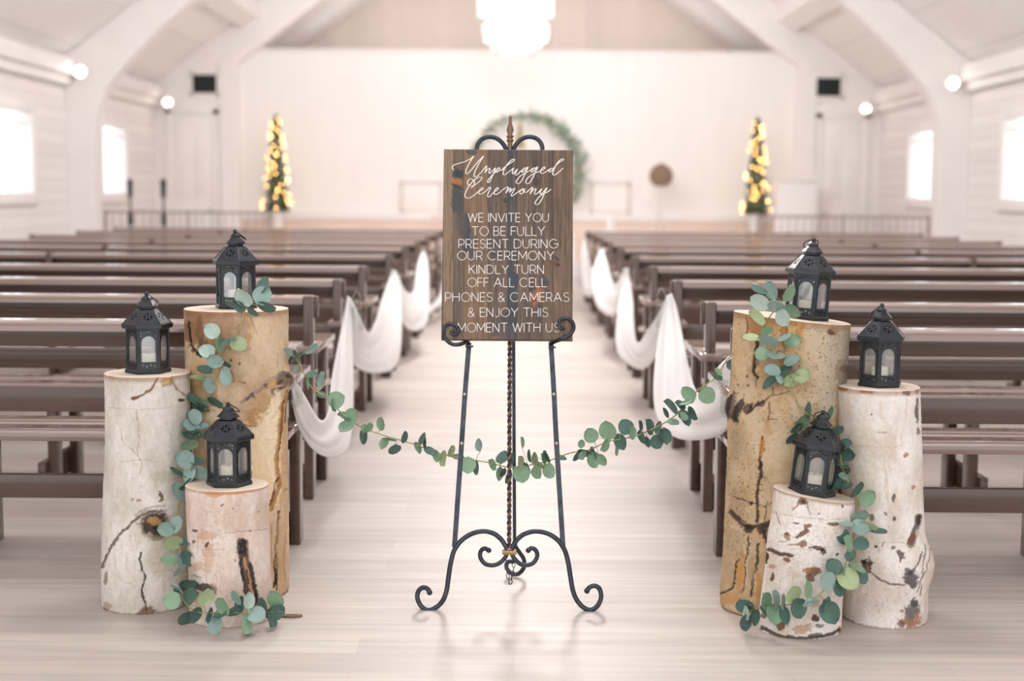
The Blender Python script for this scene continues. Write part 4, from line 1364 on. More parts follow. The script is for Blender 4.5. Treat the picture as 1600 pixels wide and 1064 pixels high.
make_log('D', 'tallest golden tan log of the right group, cracked bark with dark scars', 4.45,
    [(496, 1147, 1328.5), (540, 1144.5, 1325), (600, 1141.5, 1321), (660, 1138, 1318), (726, 1136, 1314), (800, 1133, 1311), (860, 1130, 1309), (923, 1126, 1308), (944, 1126, 1307), (948, 1128, 1305)], GOLD, [
    ('b', 1300, 560, 34, 90, 0, (188, 176, 158), .75), ('b', 1275, 555, 22, 55, 0, (204, 184, 156), .55), ('b', 1316, 590, 12, 30, 0, (128, 112, 94), .6), ('b', 1158, 540, 18, 50, 0, (212, 182, 146), .7), ('s', 1230, 1322, 500, 680, (120, 100, 84), .7, .80),
    ('b', 1180, 508, 13, 22, 0, (176, 120, 74), .75), ('b', 1212, 505, 16, 20, 0, (206, 150, 86), .7), ('b', 1226, 520, 6, 30, 0, (168, 108, 58), .7), ('b', 1242, 510, 10, 22, 0, (220, 168, 96), .6), ('l', [(1166, 495), (1168, 512), (1164, 530)], 1.4, (110, 76, 52), .9), ('l', [(1228, 495), (1229, 520), (1224, 560)], 1.4, (130, 84, 48), .8), ('b', 1250, 520, 5, 12, 20, (196, 136, 66), .7), ('b', 1220, 558, 8, 14, 0, (170, 108, 54), .7),
    ('b', 1300, 516, 9, 8, 0, (168, 134, 104), .85, .003), ('b', 1299, 519, 6, 5.5, 0, (96, 74, 58), .9, -.003), ('b', 1318, 575, 6, 6, 0, (120, 96, 78), .8, .005),
    ('l', [(1183, 535), (1181, 555), (1177, 568), (1178, 582), (1184, 590)], 3.2, (44, 34, 30), .95, -.004), ('b', 1180, 562, 7, 10, 0, (112, 84, 66), .6), ('b', 1183, 577, 3.5, 5, 20, (206, 168, 128), .9), ('l', [(1183, 592), (1181, 605)], .9, (60, 46, 38), .9), ('b', 1167, 588, 2, 3, 20, (60, 46, 38), .8), ('b', 1169, 602, 2, 2.5, 0, (60, 46, 38), .8), ('b', 1153, 601, 1.6, 2, 0, (70, 52, 42), .8),
    ('b', 1146, 636, 10, 22, 0, (112, 96, 86), .95, .004), ('b', 1144, 630, 3.4, 20, 5, (52, 44, 42), .9), ('b', 1152, 644, 3, 18, 10, (52, 44, 42), .9), ('b', 1158, 634, 4, 15, 15, (64, 54, 50), .9), ('b', 1150, 654, 5, 9, 0, (58, 48, 44), .8), ('b', 1168, 638, 9, 9, -30, (88, 74, 66), .9), ('b', 1174, 634, 3, 8, 20, (50, 42, 38), .9), ('b', 1188, 630, 8, 5, -30, (92, 72, 58), .9), ('l', [(1170, 645), (1184, 632), (1194, 626)], 2, (60, 48, 42), .9), ('l', [(1194, 626), (1206, 618), (1218, 616), (1232, 612)], 1.3, (120, 88, 62), .8),
    ('l', [(1201, 628), (1202, 645), (1200, 656)], 1.6, (130, 88, 52), .85), ('l', [(1192, 655), (1215, 656)], .9, (120, 80, 50), .8), ('b', 1200, 670, 8, 14, 0, (186, 142, 100), .5), ('l', [(1208, 605), (1207, 618)], .9, (90, 64, 48), .8),
    ('l', [(1191, 684), (1188, 706), (1187, 720), (1190, 738), (1185, 752), (1183, 778), (1184, 800), (1182, 816)], 2.6, (74, 52, 36), .95, -.003), ('b', 1188, 728, 3.6, 10, 0, (48, 36, 28), .9), ('l', [(1184, 740), (1196, 748)], .9, (60, 44, 34), .8), ('l', [(1180, 758), (1192, 757)], .8, (60, 44, 34), .8), ('l', [(1182, 768), (1194, 766)], .8, (60, 44, 34), .8), ('b', 1190, 700, 5, 16, 5, (190, 134, 72), .7), ('l', [(1199, 785), (1197, 800), (1195, 815)], 1.2, (104, 72, 44), .9), ('l', [(1146, 776), (1160, 780), (1174, 786), (1186, 790)], 1.1, (60, 44, 36), .9), ('b', 1174, 786, 3.6, 3, 0, (54, 42, 34), .9), ('l', [(1184, 785), (1196, 792), (1206, 786)], 1, (90, 64, 44), .8),
    ('l', [(1142, 800), (1152, 812), (1162, 820), (1174, 824), (1190, 822), (1205, 818)], 5, (58, 50, 48), .9, -.003), ('b', 1170, 826, 9, 7, 20, (50, 42, 40), .9), ('b', 1193, 828, 10, 8, -10, (70, 58, 52), .9), ('b', 1196, 838, 4, 12, -20, (56, 46, 42), .9), ('l', [(1180, 828), (1186, 838), (1194, 850)], 2.4, (206, 164, 122), .9), ('b', 1162, 816, 6, 4, 20, (130, 112, 96), .8),
    ('l', [(1170, 838), (1168, 860), (1164, 880)], 1.6, (64, 46, 34), .9), ('b', 1156, 895, 8, 34, 5, (196, 144, 84), .85, -.003), ('b', 1140, 935, 13, 10, 0, (200, 150, 90), .8), ('l', [(1153, 872), (1148, 892), (1146, 914), (1136, 924), (1126, 928)], 1.8, (60, 44, 34), .9), ('l', [(1163, 886), (1163, 910), (1160, 925)], 1.2, (90, 60, 36), .9), ('l', [(1184, 850), (1183, 880), (1176, 905), (1174, 930)], 2.4, (58, 42, 32), .9), ('b', 1186, 918, 6, 26, 0, (196, 140, 76), .8), ('b', 1174, 890, 6, 22, 0, (168, 146, 116), .7), ('b', 1150, 850, 14, 26, 0, (172, 146, 110), .6),
    ('s', 1128, 1200, 690, 870, (80, 60, 46), .8, .83), ('s', 1140, 1300, 500, 690, (110, 82, 62), .7, .85)],
    slant=-.0185, ds=.85, seed=20, bumps=[(1140, 636, 12, 22, .008)], lent=.2)

make_log('E', 'creamy white birch log with dark patches, far right, middle height', 4.345,
    [(603, 1309.5, 1435.5), (650, 1310.5, 1437), (700, 1312, 1439), (760, 1315, 1440), (800, 1318, 1441.5), (830, 1318.5, 1443), (857, 1319, 1452), (877, 1319, 1456), (897, 1319, 1453), (915, 1318.5, 1448), (950, 1318, 1447), (966, 1318, 1446), (976, 1322, 1440)], WHT, [
    ('b', 1345, 760, 30, 130, 0, (222, 208, 190), .6), ('b', 1318, 607, 9, 5, 0, (138, 92, 70), .9), ('b', 1353, 611, 11, 4, 5, (164, 104, 80), .85), ('b', 1416, 613, 6, 5, 0, (112, 98, 92), .95), ('b', 1433, 610, 3, 7, 0, (120, 106, 98), .8), ('b', 1433.5, 640, 3.4, 20, 0, (108, 98, 94), .95), ('b', 1434.5, 674, 3, 8, 0, (126, 112, 106), .9), ('b', 1436, 640, 1.6, 12, 0, (226, 216, 208), .7),
    ('b', 1362, 647, 2, 1.6, 0, (120, 86, 72), .9), ('b', 1378, 676, 8, 1.4, 0, (150, 124, 110), .8), ('b', 1415, 711, 4.5, 4, 0, (176, 128, 104), .9), ('b', 1427, 761, 3, 4, 0, (176, 128, 104), .9), ('b', 1396.5, 778, 3, 7, 0, (104, 96, 94), .9), ('b', 1384, 803, 4, 2, 60, (120, 104, 96), .8), ('b', 1397, 811, 2.6, 4, 0, (100, 78, 68), .9),
    ('l', [(1436, 808), (1434, 822), (1428, 838), (1424, 850)], 6.5, (104, 88, 82), .92, -.003), ('b', 1437, 812, 3.4, 10, 0, (60, 54, 54), .9), ('b', 1427, 842, 5, 9, 20, (122, 84, 66), .85), ('b', 1434, 832, 3, 6, 0, (206, 192, 182), .7),
    ('b', 1408, 867, 5, 8, -20, (112, 82, 70), .9), ('b', 1407, 875, 2, 5, 0, (80, 60, 52), .8), ('b', 1396, 856, 4, 3, 0, (112, 84, 72), .85), ('b', 1368, 854, 3, 2, 0, (70, 58, 52), .9), ('b', 1380, 850, 4, 1.5, -60, (90, 72, 64), .8), ('b', 1362, 808, 6, 5, -60, (110, 80, 66), .8),
    ('b', 1424, 905, 12, 13, 10, (96, 90, 90), .95, -.002), ('l', [(1424, 893), (1432, 885), (1436, 876), (1440, 862)], 1.6, (104, 90, 84), .9), ('b', 1420, 893, 8, 4, 30, (76, 70, 70), .8), ('l', [(1444, 850), (1442, 876), (1440, 900), (1438, 930)], 1.2, (130, 116, 108), .8), ('l', [(1452, 856), (1450, 872), (1444, 892), (1436, 912), (1432, 926)], 1.1, (140, 122, 112), .8),
    ('b', 1426, 955, 12, 17, 0, (112, 106, 106), .95), ('b', 1428, 942, 6, 8, 0, (84, 82, 84), .9), ('b', 1424, 972, 16, 7, 0, (160, 112, 86), .9), ('b', 1434, 966, 6, 9, 0, (190, 140, 110), .7), ('b', 1408, 975, 7, 6, 0, (110, 74, 58), .8), ('b', 1410, 955, 4, 3, 0, (168, 116, 92), .8),
    ('b', 1353, 885, 9, 11, 0, (78, 62, 54), .92, -.003), ('b', 1348, 878, 4, 4, 0, (44, 36, 34), .9), ('b', 1356, 889, 3, 4, 0, (168, 138, 118), .7), ('l', [(1360, 892), (1370, 902), (1382, 909), (1398, 913), (1412, 915)], 1.8, (98, 78, 68), .85), ('l', [(1358, 868), (1360, 880), (1359, 892)], 1.2, (90, 70, 60), .8),
    ('l', [(1312, 700), (1350, 696), (1380, 700), (1410, 695)], .8, (190, 170, 152), .6), ('l', [(1380, 716), (1384, 740), (1382, 765)], 1.0, (206, 190, 176), .7), ('l', [(1340, 850), (1400, 848), (1436, 856)], .8, (190, 170, 150), .6), ('s', 1330, 1440, 880, 970, (130, 104, 90), .6, .86)],
    seed=27, bumps=[(1448, 878, 14, 24, .006)], lent=.22)

make_log('F', 'short white birch log with many brown scars, in front of the right group', 4.211,
    [(771, 1208.5, 1335.5), (800, 1207, 1334), (844, 1199, 1330), (870, 1197.5, 1326), (890, 1195.5, 1322.5), (923, 1191, 1316.5), (956, 1186.5, 1315), (985, 1186, 1313), (990, 1189, 1311)], WHT, [
    ('b', 1255, 783, 8, 6, 0, (120, 88, 72), .9, .003), ('b', 1255, 783, 3.5, 3, 0, (64, 50, 44), .9), ('l', [(1249, 786), (1243, 792), (1238, 796)], 1.8, (160, 124, 104), .85), ('l', [(1260, 787), (1263, 796), (1266, 804)], 1.4, (160, 124, 104), .85),
    ('b', 1254, 834, 15, 4.2, -32, (120, 88, 70), .95), ('b', 1262, 822, 7, 4, -10, (132, 100, 82), .9), ('b', 1244, 818, 5, 2, 10, (112, 84, 70), .85), ('b', 1230, 838, 6, 6, 0, (160, 120, 98), .9), ('b', 1229, 834, 3, 3, 0, (96, 70, 58), .8), ('b', 1254, 850, 9, 5.5, 0, (142, 106, 84), .9), ('b', 1240, 851, 12, 1.8, 0, (150, 116, 98), .7), ('b', 1222, 846, 8, 1.4, 0, (150, 116, 98), .6),
    ('l', [(1200, 858), (1212, 863), (1224, 866), (1237, 867)], 4.0, (82, 68, 62), .95), ('b', 1229, 875, 7, 3.8, 5, (128, 90, 70), .95), ('b', 1303, 819, 10.5, 2.8, -3, (128, 98, 82), .95), ('b', 1278, 857, 12, 3.5, 8, (58, 48, 46), .95), ('b', 1287, 860, 4, 6, 0, (58, 48, 46), .9), ('b', 1197, 871, 4.5, 9, -10, (50, 44, 44), .95),
    ('b', 1270, 893, 13, 8, 10, (132, 94, 66), .95), ('b', 1266, 903, 8, 6, 40, (112, 78, 56), .9), ('b', 1262, 890, 5, 4, 0, (186, 134, 96), .8), ('b', 1207, 902, 3, 7, 10, (110, 66, 52), .95), ('b', 1206.5, 885, 5.5, 4, 0, (186, 140, 118), .85), ('b', 1240, 897, 14, 6, 0, (214, 186, 170), .5),
    ('b', 1220, 977, 9, 8, -20, (116, 86, 64), .95), ('b', 1274, 967, 8, 7, -20, (84, 62, 52), .95), ('b', 1252, 983, 18, 7, -10, (182, 150, 124), .8), ('b', 1281, 978, 9, 3, 0, (120, 114, 112), .85), ('b', 1312, 984, 4, 6, 0, (176, 116, 84), .9), ('b', 1274, 945, 8, 5, -10, (206, 172, 146), .7), ('b', 1193, 962, 5, 4, 0, (110, 86, 72), .8), ('l', [(1190, 980), (1215, 992), (1250, 997), (1290, 993), (1312, 984)], 3.4, (62, 48, 42), .9), ('b', 1275, 992, 14, 4, -5, (72, 60, 54), .8),
    ('b', 1316, 791, 2, 3, 0, (80, 64, 58), .9), ('b', 1279, 803, 2.2, 1.6, 0, (120, 96, 84), .8), ('b', 1309, 866, 4, 2, -20, (70, 58, 54), .9), ('l', [(1213, 798), (1215, 812), (1219, 820)], 1.2, (176, 110, 92), .7), ('l', [(1206, 800), (1250, 808), (1300, 812), (1332, 808)], .7, (190, 164, 148), .6), ('l', [(1200, 846), (1250, 858), (1330, 850)], .6, (190, 164, 148), .6),
    ('s', 1200, 1320, 800, 930, (176, 136, 116), .6, .80)],
    slant=-.0195, ds=.8, seed=33, lent=.3, top_rim=(150, 92, 72))

# ================================================================== LANTERNS
def hexv(r, z, a):
    return Vector((r * math.sin(a), -r * math.cos(a), z))

def frame_between(P0, P1, up):
    """matrix whose x runs P0->P1 (origin at P0) and y along up"""
    x = (P1 - P0).normalized()
    y = (up - x * up.dot(x)).normalized()
    z = x.cross(y)
    return Matrix((( x.x, y.x, z.x, P0.x), (x.y, y.y, z.y, P0.y), (x.z, y.z, z.z, P0.z), (0, 0, 0, 1)))

def lantern(label):
    r = thing('lantern', (0, 0, 0), label, 'lantern', 'black hexagonal lanterns on the logs')
    RB = .0635
    HX = [k * PI / 3 for k in range(6)]
    MB().lathe([(0, 0), (.070, 0), (.071, .003), (.071, .010), (.0675, .0135), (0, .0135)], 6, cap=False).build('base', M['lantern'], r, 20)
    z0, z1 = .0135, .1425
    # six pierced sides with arched openings
    W_ = RB
    sides = MB()
    arch = [(W_ * .5 - .0215, .024)] + [(W_ * .5 + .0215, .024)] + [(W_ * .5 + .0215 * math.cos(R_(a)), .084 + .0215 * math.sin(R_(a))) for a in range(0, 181, 12)]
    holes = [arch]
    for k in range(4):                                 # row of little triangles below
        cx_ = W_ * .5 + (k - 1.5) * .0118
        s_ = .0042
        if k % 2 == 0:
            holes.append([(cx_ - s_, .017), (cx_ + s_, .017), (cx_, .0105)])
        else:
            holes.append([(cx_ - s_, .0085), (cx_ + s_, .0085), (cx_, .0150)])
    for cx_, cy_, rr_ in ((.011, .115, .0032), (.020, .1165, .0030), (.029, .118, .0022), (.0345, .118, .0022), (.0435, .1165, .0030), (.0525, .115, .0032), (.0155, .1215, .0022), (.0475, .1215, .0022), (.025, .1225, .0022), (.0385, .1225, .0022), (.010, .106, .0024), (.0535, .106, .0024), (.0317, .1225, .0022)):
        holes.append([(cx_ + rr_ * math.cos(R_(a)), cy_ + rr_ * math.sin(R_(a))) for a in range(0, 360, 60)])
    outline = [(.0005, 0), (W_ - .0005, 0), (W_ - .0005, z1 - z0), (.0005, z1 - z0)]
    for k in range(6):
        P0, P1 = hexv(RB, z0, HX[k]), hexv(RB, z0, HX[(k + 1) % 6])
        v, f = curve2d_mesh([outline] + holes, .0011, frame_between(P0, P1, Vector((0, 0, 1))))
        MB().add(v, f).build('side_panel', M['lantern'], r, 20)
    for k in range(6):
        P0, P1 = hexv(RB, z0, HX[k]), hexv(RB, z1, HX[k])
        MB().tube([P0, P1], .0036, 6).build('corner_post', M['lantern'], r, 30)
    g = MB()
    for k in range(6):
        P0, P1 = hexv(RB - .0035, z0 + .02, HX[k]), hexv(RB - .0035, z0 + .02, HX[(k + 1) % 6])
        d = (P1 - P0)
        P0, P1 = P0 + d * .1, P1 - d * .1
        n_ = Vector((P0.x + P1.x, P0.y + P1.y, 0)).normalized() * .0012
        h_ = Vector((0, 0, .092))
        g.add([P0, P1, P1 + h_, P0 + h_, P0 - n_, P1 - n_, P1 + h_ - n_, P0 + h_ - n_], [(0, 1, 2, 3), (7, 6, 5, 4), (0, 4, 5, 1), (1, 5, 6, 2), (2, 6, 7, 3), (3, 7, 4, 0)])
    g.build('glass', M['lantern_glass'], r, 20)
    # eave and roof with flower piercing
    MB().lathe([(.060, .1405), (.0765, .1405), (.0785, .143), (.0785, .154), (.0755, .158), (.069, .158), (.060, .1425)], 6, cap=False).build('eave', M['lantern'], r, 20)
    zr0, zr1, r0, r1 = .156, .1985, .0735, .034
    for k in range(6):
        B0, B1 = hexv(r0, zr0, HX[k]), hexv(r0, zr0, HX[(k + 1) % 6])
        T0 = hexv(r1, zr1, HX[k]); T1 = hexv(r1, zr1, HX[(k + 1) % 6])
        mB, mT = (B0 + B1) / 2, (T0 + T1) / 2
        sl = (mT - mB).length
        b_, t_ = (B1 - B0).length, (T1 - T0).length
        out = [(0, 0), (b_, 0), (b_ / 2 + t_ / 2, sl), (b_ / 2 - t_ / 2, sl)]
        hs = []
        cx_, cy_ = b_ / 2, sl * .52
        for q in range(8):
            a = q * PI / 4
            rr_ = .0092 if q % 2 == 0 else .0115
            L_, w_ = (.0060, .0028) if q % 2 == 0 else (.0027, .0024)
            ex, ey = math.cos(a), math.sin(a)
            c_ = (cx_ + ex * rr_ * 1.1, cy_ + ey * rr_)
            hs.append([(c_[0] + ex * L_ * math.cos(t) - ey * w_ * math.sin(t), c_[1] + ey * L_ * math.cos(t) + ex * w_ * math.sin(t)) for t in [2 * PI * i / 8 for i in range(8)]])
        v, f = curve2d_mesh([out] + hs, .0008, frame_between(B0, B1, mT - mB))
        MB().add(v, f).build('roof_panel', M['lantern'], r, 20)
        MB().tube([B0, T0], .0022, 6).build('roof_rib', M['lantern'], r, 30)
    MB().lathe([(.033, .196), (.0345, .199), (.026, .2025), (.026, .206), (.0345, .2085), (.0345, .2105), (.028, .217), (.021, .224), (.0165, .229), (.0165, .231), (.0185, .232), (.0165, .2355), (.010, .240), (.006, .243), (0, .243)], 6, cap=False).build('cap', M['lantern'], r, 20)
    MB().ball((0, 0, .2475), .0072, 14).build('finial_ball', M['lantern'], r, 80)
    ring = []
    for i in range(28):
        a = 2 * PI * i / 28
        ring.append(Vector((.023 * math.sin(a), 0, -.021 + .023 * math.cos(a))))
    mt = Matrix.Translation((0, 0, .2475)) @ Matrix.Rotation(R_(52), 4, 'X')
    MB().tube([mt @ p for p in ring], .0019, 6, True).build('carry_ring', M['lantern'], r, 60)
    cdl = MB().lathe([(0, .0135), (.0235, .0135), (.0245, .016), (.0245, .056), (.023, .0585), (.019, .0575), (.006, .0565), (0, .0565)], 26, cap=False).build('candle', M['candle'], r, 50)
    MB().tube([(0, 0, .0565), (.001, 0, .066)], .0011, 6).build('wick', M['wick'], cdl, 60)
    for zh in (.018, .098):
        P = hexv(RB + .002, z0 + zh, HX[5])
        MB().tube([P, P + Vector((0, 0, .012))], .0042, 8).build('door_hinge', M['lantern'], r, 40)
    P = (hexv(RB + .002, z0 + .055, HX[0]))
    MB().ball(P, .0042, 8).build('door_latch', M['lantern'], r, 60)
    return r

lan0 = None
for key, pxc, dy, ang, ring_rot, label in (
    ('A', 232, .0, -13, -70, 'black lantern on top of the greyish white log at far left'),
    ('B', 370.5, .01, 21, -72, 'black lantern with leaves at its foot on the tallest log of the left group'),
    ('C', 356, .0, 31, -45, 'black lantern on the short pinkish log at the front of the left group'),
    ('D', 1256, -.01, 9, 12, 'black lantern beside a leaf cluster on the tallest log of the right group'),
    ('E', 1374, .0, -19, 75, 'black lantern on the creamy white log at far right'),
    ('F', 1273, .0, 22, 160, 'black lantern on the short scarred log at the front of the right group')):
    g = LOGS[key]
    if lan0 is None:
        lan0 = lantern(label)
        o = lan0
    else:
        o = copy_tree(lan0)
        o['label'] = label
    y = g['yc'] + dy
    x = at_y(pxc, 600, y).x
    rt = float(g['rr'][-1])
    tilt = g['slant'] / rt
    o.location = (x, y, g['zt'] + tilt * (x - g['xt']) + .0014 - abs(tilt) * .012)
    o.rotation_mode = 'XYZ'
    mrot = Matrix.Rotation(-.7 * math.atan(tilt), 3, 'Y') @ Matrix.Rotation(R_(ang), 3, 'Z')
    o.rotation_euler = mrot.to_euler('XYZ')
    if abs(ang - ring_rot) > 0:
        for c in kids(o):
            if c.name.startswith('carry_ring'):
                c.location = (0, 0, 0)
                # ring hangs round the finial ball in its own direction
                c.rotation_euler = (0, 0, R_(ring_rot - ang))

# ================================================================== EUCALYPTUS GARLANDS
LC = {'g': (136, 166, 138), 'd': (82, 112, 102), 'l': (172, 191, 181), 'b': (148, 174, 167), 'y': (168, 184, 142)}
def leaf_geom(mb, cols, base, axis, nrm, L, Wd, col, rnd):
    side = axis.cross(nrm).normalized()
    nrm = side.cross(axis).normalized()
    n, m = 9, 5
    b0 = len(mb.v)
    cup = rnd.uniform(.04, .16) * Wd
    bend = rnd.uniform(-.10, .16) * L
    for i in range(n):
        t = i / (n - 1)
        hw = Wd * .5 * max(.0, math.sin(PI * (t ** .86))) ** .52
        for j in range(m):
            u = (j / (m - 1) - .5) * 2
            p = base + axis * (L * t) + side * (hw * u) + nrm * (cup * u * u - bend * t * t + .0)
            mb.v.append(tuple(p))
            k = 1.0 + .10 * (1 - abs(u)) - (.10 if j == 2 else 0)
            cols.append(tuple(c * k for c in col))
    for i in range(n - 1):
        for j in range(m - 1):
            a = b0 + i * m + j
            mb.f.append((a, a + 1, a + m + 1, a + m))

def garland(label, stem, leaves, seed, extra=0):
    """stem: (px, py, depth); leaves: (px, py, radius px, tone[, squash])"""
    rnd = random.Random(seed)
    pts3 = [at_y(x, y, d) for x, y, d in stem]
    pts3 = [Vector((p.x, p.y, max(.006, p.z))) for p in pts3]
    S3 = catmull(pts3, 10)
    S2_ = catmull([Vector(s) for s in stem], 10)
    root = thing('eucalyptus_garland', pts3[0], label, 'garland')
    st_ = MB().tube(S3, .0021, 7)
    mb, cols = MB(), []
    lst = [tuple(l) + (1.0,) if len(l) == 4 else tuple(l) for l in leaves]
    for _ in range(extra):
        q = S2_[rnd.randrange(len(S2_))]
        lst.append((q.x + rnd.uniform(-14, 14), q.y + rnd.uniform(-12, 12), rnd.uniform(6, 10), rnd.choice('gdbgd'), rnd.uniform(.4, .9)))
    for lx, ly, lr, tone, sq in lst:
        k = min(range(len(S2_)), key=lambda i: (S2_[i].x - lx) ** 2 + (S2_[i].y - ly) ** 2 + rnd.uniform(0, 20))
        q = S2_[k]
        depth = q.z - rnd.uniform(.004, .026) - (.006 if tone in 'lyb' else 0) + (.008 if tone == 'd' else 0)
        c = at_y(lx, ly, depth)
        if c.z < .016:
            c = at_y(lx, ly, depth); c.z = .016
        px_m = depth / FPX
        L = 2 * lr * 1.16 * px_m
        Wd = 2 * lr * 1.10 * px_m
        ax = c - S3[k]
        ax.y *= .35
        if ax.length < .004:
            ax = Vector((rnd.uniform(-1, 1), 0, rnd.uniform(-1, 1)))
        ax.normalize()
        ax = (ax + Vector((rnd.gauss(0, .18), rnd.gauss(0, .25), rnd.gauss(0, .18)))).normalized()
        view = (CPOS - c).normalized()
        nr = view + Vector((rnd.gauss(0, .28), 0, rnd.gauss(.25, .28)))
        if sq < 1:
            ang = math.acos(max(.2, sq))
            nr = Matrix.Rotation(ang * rnd.choice((-1, 1)), 3, ax) @ view
        nr = (nr - ax * nr.dot(ax)).normalized()
        base = c - ax * L * .5
        base.z = max(base.z, .004)
        if (base + ax * L).z < .004:
            ax.z = max(ax.z, -.02 / L if L else 0); ax.normalize()
        v = rnd.uniform(.88, 1.10)
        rc = rgb(*LC[tone])[:3]
        leaf_geom(mb, cols, base, ax, nr, L, Wd, tuple(min(1, a * v) for a in rc), rnd)
        # petiole from the stem to the leaf
        mid = S3[k].lerp(base, .5) + Vector((0, -.004, .004))
        st_.tube([S3[k], mid, base, base + ax * L * .12], [.0012, .0010, .0009, .0006], 5)
    # bare side twigs with pale tips
    for _ in range(max(3, len(S3) // 28)):
        k = rnd.randrange(4, len(S3) - 4)
        d = Vector((rnd.uniform(-1, 1), rnd.uniform(-.5, .1), rnd.uniform(-.6, 1))).normalized()
        e = S3[k] + d * rnd.uniform(.02, .05)
        e.z = max(e.z, .006)
        st_.tube(catmull([S3[k], S3[k].lerp(e, .5) + Vector((0, 0, .006)), e], 4), .0008, 5)
    st_.v = [(x, y, max(z, .0015)) for x, y, z in st_.v]
    mb.v = [(x, y, max(z, .0015)) for x, y, z in mb.v]
    st_.build('stem', M['stem'], root, 60, origin=pts3[0])
    ca = np.concatenate([np.clip(np.array(cols), 0, 1), np.ones((len(cols), 1))], 1)
    b_me = mb
    me = bpy.data.meshes.new('leaves')
    me.from_pydata([tuple(Vector(v) - pts3[0]) for v in mb.v], [], mb.f)
    o = link('leaves', me, M['leaf'], root, 80)
    at = me.color_attributes.new('pigment', 'FLOAT_COLOR', 'POINT')
    at.data.foreach_set('color', ca.astype(np.float32).ravel())
    return root

def on(key, x, y, out=.012):
    return (x, y, log_y(key, x, y, out))

# swag strung across the aisle
SWAG = [(451, 549), (466, 566), (486, 604), (505, 618), (520, 632), (552, 660), (590, 677), (640, 692), (700, 712), (760, 722), (800, 730), (850, 722), (890, 708), (920, 703), (950, 690), (990, 682), (1030, 665), (1060, 645), (1088, 612), (1118, 590), (1132, 568), (1146, 552)]
stem = []
for i, (x, y) in enumerate(SWAG):
    t = i / (len(SWAG) - 1)
    stem.append((x, y, 4.56 + .10 * math.sin(PI * min(1, t * 1.0)) - .10 * t))
garland('eucalyptus garland swagged low across the aisle behind the easel', stem, [
    (575, 668, 9, 'g', .6), (632, 683, 9, 'd', .5), (683, 712, 9, 'g', .6), (716, 716, 9, 'd', .5), (768, 727, 9, 'g', .6), (800, 716, 9, 'd', .6), (822, 732, 10, 'd', .7), (848, 716, 9, 'g', .5), (900, 712, 8, 'd', .5), (987, 676, 10, 'g', .6), (1052, 660, 9, 'g', .6), (1062, 634, 9, 'd', .6), (462, 557, 11, 'd', .6), (486, 544, 11, 'b', .45), (479, 598, 10, 'g'), (487, 585, 9, 'd', .5), (504, 593, 12, 'b', .5), (502, 617, 7, 'd', .7), (526, 625, 13, 'g'), (519, 634, 10, 'd', .5), (539, 651, 11, 'd', .5), (550, 651, 12.5, 'g'), (540, 668, 11, 'g'), (569, 683, 11, 'd', .6), (597, 662, 10, 'g', .65), (609, 685, 11, 'g'), (600, 693, 9, 'g', .7), (616, 702, 10, 'd', .85),
    (652, 700, 9, 'g', .5), (660, 686, 10, 'd', .4), (671, 706, 9, 'd', .7), (664, 690, 9, 'd', .3), (703, 704, 9, 'y', .6), (694, 717, 12, 'y', .5), (731, 727, 12, 'g'), (742, 731, 11, 'd', .5), (750, 695, 9, 'b', .6), (785, 714, 11, 'd', .8), (779, 740, 10, 'g', .55), (792, 745, 9, 'd', .5), (815, 740, 13, 'g'), (812, 722, 10, 'y', .5), (815, 691, 8, 'g', .3), (836, 717, 10, 'y', .5), (839, 738, 10, 'g', .8), (857, 736, 11.5, 'g', .85), (843, 726, 8, 'y', .6), (857, 712, 10, 'd', .3), (876, 717, 8, 'd', .5), (828, 712, 9, 'd', .3),
    (914, 706, 10, 'd', .5), (923, 680, 11, 'g'), (926, 719, 12, 'g'), (941, 717, 10, 'g', .7), (945, 696, 10, 'g', .6), (929, 707, 9, 'd', .35), (950, 672, 14, 'g', .9), (962, 705, 7, 'g', .4), (978, 667, 11.5, 'd'), (971, 690, 12, 'd', .75), (1000, 665, 8, 'd', .4), (1013, 667, 12, 'd', .5), (1030, 669, 10, 'd', .5), (1004, 682, 10, 'd', .5), (1026, 690, 11, 'd'), (1013, 690, 8, 'd', .6), (1038, 682, 12, 'd', .7), (1048, 636, 14, 'd', .35), (1040, 645, 8, 'd', .4), (1076, 614, 12, 'g', .8), (1105, 618, 12.5, 'g'), (1076, 630, 13, 'g', .6), (1071, 652, 13, 'd', .55), (1084, 645, 11, 'd', .5)], 2, 10)

